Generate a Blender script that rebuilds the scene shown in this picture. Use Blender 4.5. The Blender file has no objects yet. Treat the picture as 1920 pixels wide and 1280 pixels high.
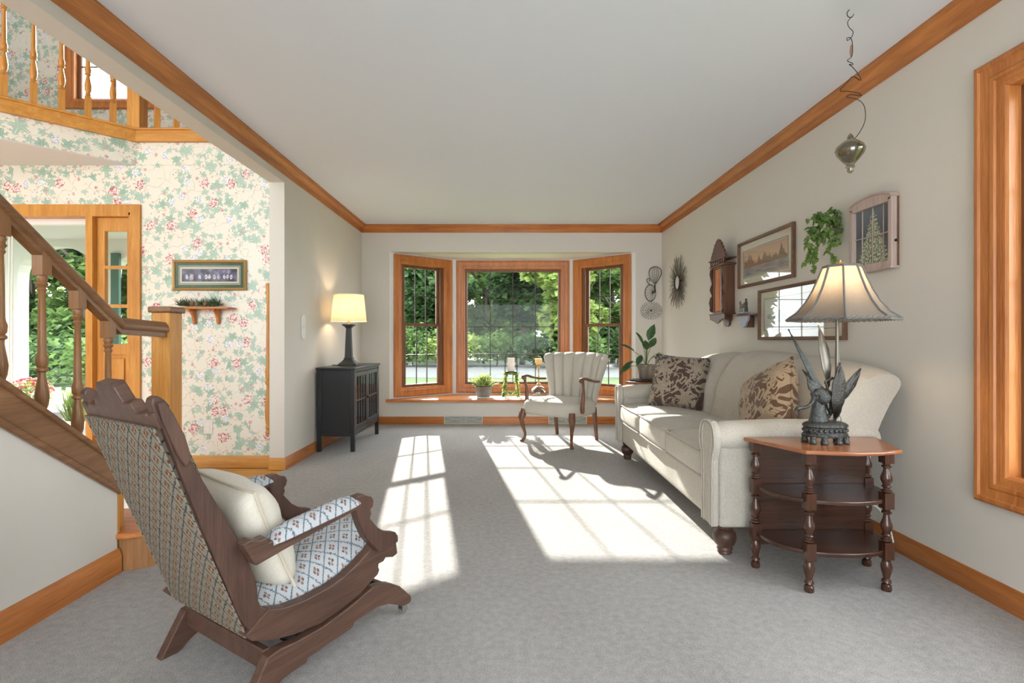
import bpy, bmesh, math, random
from math import pi, sin, cos, radians as R
from mathutils import Vector as V, Matrix as M4

scene = bpy.context.scene
col = scene.collection
random.seed(7)

# ---------------------------------------------------------------- camera
cam_d = bpy.data.cameras.new('camera'); cam = bpy.data.objects.new('camera', cam_d); col.objects.link(cam)
cam.location = (0, 0, 1.02); cam.rotation_euler = (R(90), 0, 0)
cam_d.sensor_width = 36; cam_d.lens = 18.0
cam_d.shift_x = 13/1920; cam_d.shift_y = -3/1920
cam_d.clip_start = .05; cam_d.clip_end = 300
scene.camera = cam
scene.view_settings.view_transform = 'Standard'; scene.view_settings.look = 'None'
scene.view_settings.gamma = 1; scene.view_settings.exposure = 1.84
scene.view_settings.use_curve_mapping = False

# ---------------------------------------------------------------- sky and sun
world = bpy.data.worlds.new('sky'); scene.world = world; world.use_nodes = True
bg = world.node_tree.nodes['Background']
bg.inputs['Color'].default_value = (.90, .955, 1, 1); bg.inputs['Strength'].default_value = 2.6
sd = bpy.data.lights.new('sun', 'SUN'); sun = bpy.data.objects.new('sun', sd); col.objects.link(sun)
sd.energy = 5.6; sd.angle = R(.6); sd.color = (1, .955, .88)
sun.location = (-6, 30, 14)
sun.rotation_euler = V((.365, -2.32, -1)).to_track_quat('-Z', 'Y').to_euler()

# room numbers (metres): camera stands at the origin and looks along +Y
XL, XR, YB, ZC = -1.737, 1.899, 6.20, 2.405

# ---------------------------------------------------------------- node helpers
class NT:
    def __init__(s, name):
        s.m = bpy.data.materials.new(name); s.m.use_nodes = True
        s.t = s.m.node_tree; s.t.nodes.clear()
        s.out = s.t.nodes.new('ShaderNodeOutputMaterial')
    def n(s, typ, **kw):
        nd = s.t.nodes.new(typ)
        for k, v in kw.items(): setattr(nd, k, v)
        return nd
    def put(s, sock, v):
        if isinstance(v, bpy.types.NodeSocket): s.t.links.new(v, sock)
        else:
            try: sock.default_value = v
            except Exception: sock.default_value = tuple(v) + (1,)
    def ma(s, op, a, b=0, c=None, clamp=False):
        nd = s.n('ShaderNodeMath', operation=op); nd.use_clamp = clamp
        s.put(nd.inputs[0], a); s.put(nd.inputs[1], b)
        if c is not None: s.put(nd.inputs[2], c)
        return nd.outputs[0]
    def coords(s, kind='Object'): return s.n('ShaderNodeTexCoord').outputs[kind]
    def sep(s, v):
        nd = s.n('ShaderNodeSeparateXYZ'); s.put(nd.inputs[0], v); return nd.outputs[0], nd.outputs[1], nd.outputs[2]
    def comb(s, x, y, z=0.0):
        nd = s.n('ShaderNodeCombineXYZ'); s.put(nd.inputs[0], x); s.put(nd.inputs[1], y); s.put(nd.inputs[2], z); return nd.outputs[0]
    def scale(s, v, k):
        nd = s.n('ShaderNodeMapping'); s.put(nd.inputs['Vector'], v); nd.inputs['Scale'].default_value = k if hasattr(k, '__len__') else (k, k, k); return nd.outputs[0]
    def noise(s, v, scale, detail=3, rough=.5, dist=0):
        nd = s.n('ShaderNodeTexNoise'); s.put(nd.inputs['Vector'], v); nd.inputs['Scale'].default_value = scale
        nd.inputs['Detail'].default_value = detail; nd.inputs['Roughness'].default_value = rough; nd.inputs['Distortion'].default_value = dist
        return nd.outputs['Fac']
    def ramp(s, f, stops, interp='LINEAR'):
        nd = s.n('ShaderNodeValToRGB'); nd.color_ramp.interpolation = interp
        s.put(nd.inputs[0], f); e = nd.color_ramp.elements
        while len(e) < len(stops): e.new(.5)
        for i, (p, c) in enumerate(stops):
            e[i].position = p; e[i].color = (c[0], c[1], c[2], 1) if hasattr(c, '__len__') else (c, c, c, 1)
        return nd.outputs[0]
    def mix(s, f, a, b, typ='MIX'):
        nd = s.n('ShaderNodeMix', data_type='RGBA', blend_type=typ)
        s.put(nd.inputs['Factor'], f)
        for k, v in (('A', a), ('B', b)):
            sk = [i for i in nd.inputs if i.name == k and i.type == 'RGBA'][0]
            s.put(sk, v if isinstance(v, bpy.types.NodeSocket) else (v[0], v[1], v[2], 1))
        return [o for o in nd.outputs if o.type == 'RGBA'][0]
    def bump(s, h, strength=.3, dist=.01):
        nd = s.n('ShaderNodeBump'); s.put(nd.inputs['Height'], h); nd.inputs['Strength'].default_value = strength; nd.inputs['Distance'].default_value = dist
        return nd.outputs[0]
    def bsdf(s, color, rough=.5, metal=0, spec=.5, normal=None, **kw):
        nd = s.n('ShaderNodeBsdfPrincipled')
        s.put(nd.inputs['Base Color'], color if isinstance(color, bpy.types.NodeSocket) else (color[0], color[1], color[2], 1))
        s.put(nd.inputs['Roughness'], rough); s.put(nd.inputs['Metallic'], metal); s.put(nd.inputs['Specular IOR Level'], spec)
        if normal is not None: s.put(nd.inputs['Normal'], normal)
        for k, v in kw.items(): s.put(nd.inputs[k.replace('_', ' ')], v)
        return nd.outputs[0]
    def done(s, sh): s.t.links.new(sh, s.out.inputs['Surface']); return s.m

def plain(name, c, rough=.5, metal=0, spec=.5, nscale=0, namt=.12, bump=0, bscale=80, **kw):
    t = NT(name); co = t.coords(); cc = c
    if nscale:
        f = t.noise(co, nscale, 4)
        cc = t.mix(f, [x*(1-namt) for x in c], [min(1, x*(1+namt)) for x in c])
    nm = t.bump(t.noise(co, bscale, 3), bump, .01) if bump else None
    return t.done(t.bsdf(cc, rough, metal, spec, nm, **kw))

def wood(name, dark, light, axis='X', rough=.38, ring=26, spec=.45, fine=1.0):
    t = NT(name); co = t.coords()
    k = {'X': (.06, 1, 1), 'Y': (1, .06, 1), 'Z': (1, 1, .06)}[axis]
    v = t.scale(co, k)
    a = t.noise(v, ring, 5, .6, .6)
    b = t.noise(v, ring*7, 3, .6)
    c = t.noise(co, 2.2, 2)
    f = t.ma('ADD', t.ma('MULTIPLY', a, .62), t.ma('MULTIPLY', b, .38*fine))
    f = t.ma('ADD', f, t.ma('MULTIPLY', t.ma('SUBTRACT', c, .5), .3))
    cc = t.ramp(f, [(.30, dark), (.52, [(x+y)/2 for x, y in zip(dark, light)]), (.72, light)])
    return t.done(t.bsdf(cc, rough, 0, spec, t.bump(b, .08, .002)))

m = {}
m['wall'] = plain('painted_wall', (.66, .62, .56), .6, spec=.25, nscale=1.2, namt=.015, bump=.04, bscale=160)
m['ceiling'] = plain('ceiling_paint', (.76, .785, .835), .8, spec=.2, bump=.05, bscale=120)
m['white'] = plain('white_paint', (.80, .785, .75), .45, spec=.3)
OD, OL = (.33, .098, .022), (.69, .268, .074)
m['oakX'] = wood('golden_oak', OD, OL, 'X'); m['oakY'] = wood('golden_oak_y', OD, OL, 'Y'); m['oakZ'] = wood('golden_oak_z', OD, OL, 'Z')
m['pineX'] = wood('honey_pine', (.42, .16, .025), (.72, .36, .085), 'X'); m['pineZ'] = wood('honey_pine_z', (.42, .16, .025), (.72, .36, .085), 'Z')
SD, SL = (.15, .065, .028), (.33, .165, .075)
m['stairY'] = wood('stair_oak', SD, SL, 'Y', .33); m['stairZ'] = wood('stair_oak_z', (.20, .085, .03), (.44, .22, .09), 'Z', .33)
m['sash'] = wood('brown_sash', (.10, .04, .018), (.26, .115, .05), 'Z')
m['muntin'] = plain('dark_muntin', (.045, .028, .018), .5)
m['rockX'] = wood('walnut_rocker', (.048, .023, .015), (.150, .078, .053), 'X', .42, 30)
m['rockZ'] = wood('walnut_rocker_z', (.040, .019, .013), (.130, .066, .045), 'Z', .42, 30)
m['mahog'] = wood('mahogany', (.030, .011, .006), (.105, .042, .024), 'Z', .22, 22, .6)
m['mahogX'] = wood('mahogany_x', (.022, .009, .005), (.075, .030, .018), 'X', .25, 18, .6)
m['mahogTop'] = wood('mahogany_top', (.20, .065, .025), (.40, .155, .07), 'X', .2, 14, .6)
m['chairwood'] = wood('chair_walnut', (.07, .025, .012), (.26, .115, .055), 'Z', .3, 40)
m['clockwood'] = wood('carved_walnut', (.06, .022, .013), (.20, .085, .05), 'Z', .35, 40)
m['frame'] = wood('frame_walnut', (.085, .04, .022), (.22, .115, .065), 'X', .35, 40)
m['dkmetal'] = plain('dark_bronze', (.055, .050, .046), .35, .7, bump=.3, bscale=140)
m['bronze'] = plain('verdigris_bronze', (.075, .078, .075), .38, .7, nscale=60, namt=.6, bump=.5, bscale=160)
m['black'] = plain('black_lacquer', (.016, .018, .021), .32, spec=.5)
m['blackmatte'] = plain('charcoal_resin', (.030, .032, .036), .45, nscale=60, namt=.3)
m['brass'] = plain('brass', (.55, .38, .15), .3, 1)
m['chrome'] = plain('nickel', (.75, .74, .7), .2, 1)
m['wire'] = plain('black_wire', (.02, .02, .02), .4, .6)
m['pewter'] = plain('pewter', (.20, .18, .15), .4, .8)
m['creamplastic'] = plain('cream_plastic', (.74, .72, .66), .4)
m['ventm'] = plain('vent_metal', (.62, .62, .55), .45, .1)
m['ventdark'] = plain('vent_grille', (.30, .31, .28), .6, .1)
m['candle'] = plain('candle_wax', (.83, .80, .72), .5, Subsurface_Weight=.2)
m['goldcandle'] = plain('amber_candle', (.80, .55, .22), .4, Subsurface_Weight=.2)
m['seam_and_shade'] = plain('dark_seam_and_shade', (.20, .18, .15), .9)  # dark seam colour; also paints shade into the sofa back creases
m['piping'] = plain('seam_piping', (.46, .42, .35), .9)

def fabric(name, c, sc=420, amt=.14, b=.35, vari=9):
    t = NT(name); co = t.coords()
    w1 = t.noise(t.scale(co, (1, 1, .35)), sc, 2); w2 = t.noise(t.scale(co, (.35, .35, 1)), sc, 2)
    f = t.ma('MULTIPLY', t.ma('ADD', w1, w2), .5)
    g = t.noise(co, vari, 3)
    f2 = t.ma('ADD', t.ma('MULTIPLY', f, .75), t.ma('MULTIPLY', g, .25))
    cc = t.ramp(f2, [(.35, [x*(1-amt*1.6) for x in c]), (.65, [min(1, x*(1+amt)) for x in c])])
    return t.done(t.bsdf(cc, .92, 0, .2, t.bump(f, b, .004), Sheen_Weight=.15))
m['sofa'] = fabric('oatmeal_chenille', (.50, .46, .395), 210, .09, .6)
m['wing'] = fabric('beige_linen', (.53, .495, .43), 300, .06, .2)
m['cushion'] = fabric('cream_cotton', (.72, .67, .57), 300, .05, .12)

def carpet():
    t = NT('cut_pile_carpet'); co = t.coords()
    n1 = t.noise(co, 230, 3, .7); n2 = t.noise(co, 38, 3); n3 = t.noise(t.scale(co, (1, .5, 1)), 2.0, 3)
    f = t.ma('ADD', t.ma('ADD', t.ma('MULTIPLY', n1, .62), t.ma('MULTIPLY', n2, .22)), t.ma('MULTIPLY', n3, .16))
    cc = t.ramp(f, [(.34, (.26, .245, .23)), (.5, (.43, .41, .395)), (.66, (.60, .585, .565))])
    h = t.ma('ADD', n1, t.ma('MULTIPLY', n2, .6))
    return t.done(t.bsdf(cc, 1, 0, .1, t.bump(h, .9, .006), Sheen_Weight=.1))
m['carpet'] = carpet()

def hardwood():
    t = NT('hardwood_floor'); co = t.coords(); x, y, z = t.sep(co)
    row = t.ma('FLOOR', t.ma('MULTIPLY', y, 12)); fr = t.ma('FRACT', t.ma('MULTIPLY', y, 12))
    gap = t.ma('LESS_THAN', fr, .03)
    a = t.noise(t.comb(t.ma('MULTIPLY', x, .8), t.ma('MULTIPLY', y, 14), t.ma('MULTIPLY', row, 1.7)), 4, 4)
    cc = t.ramp(a, [(.3, (.50, .22, .05)), (.7, (.80, .45, .14))])
    cc = t.mix(gap, cc, (.2, .08, .02))
    return t.done(t.bsdf(cc, .25, 0, .5))
m['hardwood'] = hardwood()

# ---- floral wallpaper: ivy leaves, roses and sprigs, all by nodes
def wallpaper():
    t = NT('rose_and_ivy_wallpaper'); co = t.coords(); x, y, z = t.sep(co)
    p = t.comb(t.ma('ADD', t.ma('ADD', x, t.ma('MULTIPLY', y, .4142)), t.ma('MULTIPLY', t.ma('SUBTRACT', t.noise(co, 2.5, 1), .5), .04)), z, 0.0)
    col0 = (.77, .725, .63)
    res = t.mix(t.noise(p, 60, 2), col0, (.81, .77, .68))
    def cells(scale, rnd, seed):
        v = t.n('ShaderNodeVectorMath', operation='ADD'); t.put(v.inputs[0], t.scale(p, scale)); v.inputs[1].default_value = (seed, seed*1.7, 0)
        vo = t.n('ShaderNodeTexVoronoi', voronoi_dimensions='2D', feature='F1'); t.put(vo.inputs['Vector'], v.outputs[0])
        vo.inputs['Scale'].default_value = 1; vo.inputs['Randomness'].default_value = rnd
        d = t.n('ShaderNodeVectorMath', operation='SUBTRACT'); t.put(d.inputs[0], v.outputs[0]); t.put(d.inputs[1], vo.outputs['Position'])
        dx, dy, _ = t.sep(d.outputs[0]); r, g, b = t.sep(vo.outputs['Color'])
        rad = t.ma('SQRT', t.ma('ADD', t.ma('MULTIPLY', dx, dx), t.ma('MULTIPLY', dy, dy)))
        ang = t.ma('ARCTAN2', dy, dx)
        return rad, ang, r, g, b
    clump = t.noise(p, 4.2, 1)
    def leaves(scale, seed, lo, c1, c2, lobes=5, size=.40, rnd=.85):
        nonlocal res
        rad, ang, r, g, b = cells(scale, rnd, seed)
        th = t.ma('ADD', ang, t.ma('MULTIPLY', r, 6.283))
        shape = t.ma('ADD', .66, t.ma('MULTIPLY', t.ma('COSINE', t.ma('MULTIPLY', th, lobes)), .24))
        shape = t.ma('ADD', shape, t.ma('MULTIPLY', t.ma('COSINE', th), .16))
        lim = t.ma('MULTIPLY', shape, t.ma('MULTIPLY', t.ma('ADD', .75, t.ma('MULTIPLY', g, .35)), size))
        mask = t.ma('LESS_THAN', rad, lim)
        vein = t.ma('GREATER_THAN', t.ma('ABSOLUTE', t.ma('SINE', t.ma('MULTIPLY', th, lobes/2))), .13)
        gate = t.ma('GREATER_THAN', t.ma('ADD', clump, t.ma('MULTIPLY', b, .16)), lo)
        mk = t.ma('MULTIPLY', mask, gate)
        cc = t.mix(g, c1, c2)
        cc = t.mix(vein, [min(1, q*1.35) for q in c2], cc)
        res = t.mix(mk, res, cc)
    # fine vines and sprigs
    ve = t.n('ShaderNodeTexVoronoi', voronoi_dimensions='2D', feature='DISTANCE_TO_EDGE')
    wob = t.n('ShaderNodeVectorMath', operation='ADD')
    nz = t.n('ShaderNodeTexNoise'); t.put(nz.inputs['Vector'], p); nz.inputs['Scale'].default_value = 9
    sc = t.n('ShaderNodeVectorMath', operation='SCALE'); t.put(sc.inputs[0], nz.outputs['Color']); sc.inputs['Scale'].default_value = .12
    t.put(wob.inputs[0], p); t.put(wob.inputs[1], sc.outputs[0]); t.put(ve.inputs['Vector'], wob.outputs[0]); ve.inputs['Scale'].default_value = 11
    line = t.ma('MULTIPLY', t.ma('LESS_THAN', ve.outputs['Distance'], .018), t.ma('GREATER_THAN', t.noise(p, 8, 2), .47))
    res = t.mix(t.ma('MULTIPLY', line, .75), res, (.50, .42, .33))
    leaves(26, 3.1, .56, (.40, .42, .30), (.62, .50, .42), 3, .30)
    leaves(12, 11.3, .52, (.34, .46, .38), (.47, .58, .49), 5, .44)
    leaves(8.6, 5.9, .56, (.29, .42, .34), (.43, .55, .46), 5, .50)
    # blossoms
    def bloom(scale, seed, thr, cols, size):
        nonlocal res
        rad, ang, r, g, b = cells(scale, .7, seed)
        rr = t.ma('ADD', t.ma('DIVIDE', rad, size), t.ma('MULTIPLY', t.ma('SUBTRACT', t.noise(p, 55, 2), .5), .55))
        wave = t.ma('SINE', t.ma('ADD', t.ma('MULTIPLY', rr, 9), t.ma('ADD', t.ma('MULTIPLY', t.noise(p, 48, 2, .6, .8), 16), t.ma('MULTIPLY', ang, 2))))
        edge = t.ma('ADD', .85, t.ma('MULTIPLY', t.ma('COSINE', t.ma('ADD', t.ma('MULTIPLY', ang, 7), t.ma('MULTIPLY', g, 7))), .13))
        mask = t.ma('MULTIPLY', t.ma('LESS_THAN', rr, edge), t.ma('GREATER_THAN', b, thr))
        f = t.ma('ADD', .5, t.ma('MULTIPLY', wave, .5))
        cc = t.ramp(f, [(.0, cols[0]), (.22, cols[0]), (.36, cols[1]), (.62, cols[2])])
        res = t.mix(mask, res, cc)
    bloom(6.6, 2.7, .70, [(.46, .13, .15), (.70, .42, .40), (.84, .74, .69)], .30)
    bloom(8.0, 8.4, .78, [(.50, .52, .60), (.70, .70, .74), (.86, .85, .84)], .27)
    bloom(17, 1.2, .88, [(.45, .12, .14), (.66, .32, .32), (.78, .6, .55)], .26)
    return t.done(t.bsdf(res, .32, 0, .35))
m['paper'] = wallpaper()

# ---- tapestry upholstery with a diamond lattice and four-dot flowers
def tapestry(name, base, line, dots, ax, s=17.0, rot=True):
    t = NT(name); co = t.coords(); c = t.sep(co); u, v = c[ax[0]], c[ax[1]]
    wob = t.ma('MULTIPLY', t.ma('SUBTRACT', t.noise(co, 170, 2), .5), .010)
    u = t.ma('ADD', u, wob); v = t.ma('ADD', v, wob)
    a = t.ma('MULTIPLY', t.ma('ADD', t.ma('MULTIPLY', u, 1.12), v), s); b = t.ma('MULTIPLY', t.ma('SUBTRACT', t.ma('MULTIPLY', u, 1.12), v), s)
    fa = t.ma('SUBTRACT', t.ma('FRACT', a), .5); fb = t.ma('SUBTRACT', t.ma('FRACT', b), .5)
    ed = t.ma('MAXIMUM', t.ma('ABSOLUTE', fa), t.ma('ABSOLUTE', fb))
    zig = t.ma('MULTIPLY', t.ma('SINE', t.ma('MULTIPLY', t.ma('ADD', a, b), 42)), .022)
    ln = t.ma('GREATER_THAN', t.ma('ADD', ed, zig), .462)
    # rows of four dots
    px = t.ma('ABSOLUTE', fa); py = t.ma('ABSOLUTE', fb)
    ddx = t.ma('SUBTRACT', px, .115); ddy = t.ma('SUBTRACT', py, .115)
    dd = t.ma('SQRT', t.ma('ADD', t.ma('MULTIPLY', ddx, ddx), t.ma('MULTIPLY', ddy, ddy)))
    dot = t.ma('LESS_THAN', dd, .095)
    mid = t.ma('LESS_THAN', t.ma('ADD', px, py), .07)
    cc = t.mix(t.noise(co, 300, 2), [x*.86 for x in base], [min(1, x*1.1) for x in base])
    cc = t.mix(ln, cc, line)
    dc = t.mix(t.ma('GREATER_THAN', t.ma('MULTIPLY', fa, fb), 0), dots[0], dots[1])
    cc = t.mix(dot, cc, dc)
    cc = t.mix(mid, cc, dots[2])
    return t.done(t.bsdf(cc, .95, 0, .15, t.bump(t.noise(co, 420, 2), .4, .003)))
m['tapB'] = tapestry('tapestry_back', (.235, .20, .158), (.035, .045, .045), [(.17, .075, .025), (.12, .045, .02), (.5, .3, .12)], (1, 2), 14.5)
m['tapS'] = tapestry('tapestry_seat', (.50, .515, .535), (.10, .155, .19), [(.27, .17, .13), (.15, .12, .14), (.55, .38, .28)], (0, 1), 15.5)

def damask(name, base, light):
    t = NT(name); co = t.coords(); x, y, z = t.sep(co)
    p = t.comb(x, z, 0.0)
    vo = t.n('ShaderNodeTexVoronoi', voronoi_dimensions='2D'); t.put(vo.inputs['Vector'], t.scale(p, 5.6)); vo.inputs['Scale'].default_value = 1
    d = t.n('ShaderNodeVectorMath', operation='SUBTRACT'); t.put(d.inputs[0], t.scale(p, 5.6)); t.put(d.inputs[1], vo.outputs['Position'])
    dx, dy, _ = t.sep(d.outputs[0]); r, g, b = t.sep(vo.outputs['Color'])
    rad = t.ma('SQRT', t.ma('ADD', t.ma('MULTIPLY', dx, dx), t.ma('MULTIPLY', dy, dy))); an = t.ma('ARCTAN2', dy, dx)
    th = t.ma('ADD', t.ma('MULTIPLY', an, 7), t.ma('MULTIPLY', r, 6))
    lim = t.ma('ADD', .34, t.ma('MULTIPLY', t.ma('COSINE', th), .13))
    fl = t.ma('LESS_THAN', rad, t.ma('ADD', lim, t.ma('MULTIPLY', t.ma('COSINE', t.ma('MULTIPLY', an, 19)), .03)))
    inner = t.ma('GREATER_THAN', t.ma('ABSOLUTE', t.ma('SINE', t.ma('ADD', t.ma('MULTIPLY', rad, 26), th))), .25)
    w = t.noise(p, 8, 2, .5, 1.6)
    vine = t.ma('LESS_THAN', t.ma('ABSOLUTE', t.ma('SUBTRACT', w, .5)), .028)
    leaf = t.ma('GREATER_THAN', t.noise(p, 15, 1, .4, .8), .64)
    mk = t.ma('MAXIMUM', t.ma('MULTIPLY', fl, inner), t.ma('MAXIMUM', vine, leaf))
    cc = t.mix(t.ma('MULTIPLY', mk, .9), base, light)
    return t.done(t.bsdf(cc, .75, 0, .3, t.bump(t.noise(co, 300, 2), .25, .003), Sheen_Weight=.2))
m['damask'] = damask('brown_damask', (.075, .045, .035), (.36, .30, .23))
m['damaskG'] = damask('bronze_damask', (.12, .065, .035), (.42, .31, .20))

def glassm(name, tint=(1, 1, 1), ior=1.5, boost=0.0, rough=0.0, f0=.03):
    t = NT(name)
    tr = t.n('ShaderNodeBsdfTransparent'); tr.inputs[0].default_value = (*tint, 1)
    gl = t.n('ShaderNodeBsdfGlossy'); gl.inputs['Roughness'].default_value = rough
    lw = t.n('ShaderNodeLayerWeight'); lw.inputs[0].default_value = .5
    f = t.ma('ADD', t.ma('MULTIPLY', t.ma('POWER', lw.outputs['Facing'], 5), .95), f0+boost, clamp=True)
    mx = t.n('ShaderNodeMixShader'); t.put(mx.inputs[0], f); t.t.links.new(tr.outputs[0], mx.inputs[1]); t.t.links.new(gl.outputs[0], mx.inputs[2])
    return t.done(mx.outputs[0])
m['glass'] = glassm('window_glass', (.97, .985, .98), f0=.007)
m['cabglass'] = glassm('cabinet_glass', (.9, .9, .9), f0=.07)
m['picglass'] = glassm('picture_glass', (1, 1, 1), 1.5)
m['smoke'] = glassm('smoked_glass', (.62, .58, .47), 1.5, .10, .03)
m['crystal'] = glassm('crystal_glass', (.85, .82, .75), 1.5, .12, .05)
m['mirror'] = plain('mirror_silver', (.88, .9, .9), .02, 1)

def shadem(name, c, trans, em, tex=0):
    t = NT(name); co = t.coords()
    cc = t.mix(t.noise(t.scale(co, (1, 1, .12)) if tex == 2 else co, 160 if tex == 2 else 55, 3, .7, .0 if tex == 2 else 2.0), [x*.82 for x in c], [min(1, x*1.1) for x in c])
    d = t.n('ShaderNodeBsdfDiffuse'); t.put(d.inputs[0], cc)
    tl = t.n('ShaderNodeBsdfTranslucent'); t.put(tl.inputs[0], cc)
    mx = t.n('ShaderNodeMixShader'); mx.inputs[0].default_value = trans
    t.t.links.new(d.outputs[0], mx.inputs[1]); t.t.links.new(tl.outputs[0], mx.inputs[2])
    return t.done(mx.outputs[0])
m['shadeW'] = shadem('cream_drum_shade', (.70, .61, .44), .45, 0)
m['shadeG'] = shadem('silk_bell_shade', (.36, .305, .255), .5, 0, 2)

def leafm(name, c1, c2, tr=.58):
    t = NT(name); co = t.coords()
    f = t.noise(co, 3.0, 3, .7)
    cc = t.ramp(f, [(.35, c1), (.65, c2)])
    d = t.bsdf(cc, .5, 0, .35)
    tl = t.n('ShaderNodeBsdfTranslucent'); t.put(tl.inputs[0], t.mix(.5, cc, c2))
    mx = t.n('ShaderNodeMixShader'); mx.inputs[0].default_value = tr
    t.t.links.new(d, mx.inputs[1]); t.t.links.new(tl.outputs[0], mx.inputs[2])
    return t.done(mx.outputs[0])
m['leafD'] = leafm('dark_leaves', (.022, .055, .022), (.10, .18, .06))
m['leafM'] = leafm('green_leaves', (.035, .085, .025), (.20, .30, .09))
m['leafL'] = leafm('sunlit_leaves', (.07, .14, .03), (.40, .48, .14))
m['ivy'] = leafm('ivy_leaves', (.045, .12, .022), (.24, .36, .09), .25)
m['house'] = leafm('houseplant_leaves', (.02, .07, .02), (.09, .18, .07), .2)
m['lime'] = leafm('lime_leaves', (.17, .25, .06), (.48, .54, .20), .4)
m['pinegreen'] = leafm('pine_needles', (.02, .05, .02), (.07, .12, .04), .1)
m['bark'] = plain('bark', (.075, .055, .042), .9, nscale=14, namt=.4, bump=.8, bscale=20)
m['stem'] = plain('plant_stem', (.10, .16, .04), .6)
m['soil'] = plain('soil', (.03, .02, .015), 1, nscale=80, namt=.5)
m['terrag'] = plain('stone_pot', (.19, .165, .14), .7, nscale=24, namt=.35, bump=.3, bscale=60)
m['glaze'] = plain('glazed_pot', (.19, .16, .13), .25, nscale=18, namt=.45)
m['red'] = plain('red_petals', (.55, .05, .05), .6)
m['pink'] = plain('pink_petals', (.70, .22, .25), .6)
def grassm():
    t = NT('lawn'); co = t.coords()
    cc = t.ramp(t.ma('ADD', t.ma('MULTIPLY', t.noise(co, 1.1, 4, .6), .6), t.ma('MULTIPLY', t.noise(co, 30, 3), .4)), [(.35, (.045, .075, .028)), (.65, (.12, .165, .065))])
    return t.done(t.bsdf(cc, .9, 0, .2))
m['grass'] = grassm()
m['gravel'] = plain('gravel', (.11, .11, .105), .9, nscale=7, namt=.35)
m['mulch'] = plain('mulch', (.05, .035, .035), 1, nscale=60, namt=.6, bump=1, bscale=60)
m['paving'] = plain('paving', (.30, .29, .28), .8, nscale=5, namt=.15)
m['extwhite'] = plain('porch_white', (.50, .49, .44), .6)
m['extgreen'] = plain('porch_green', (.03, .09, .06), .6)

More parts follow.
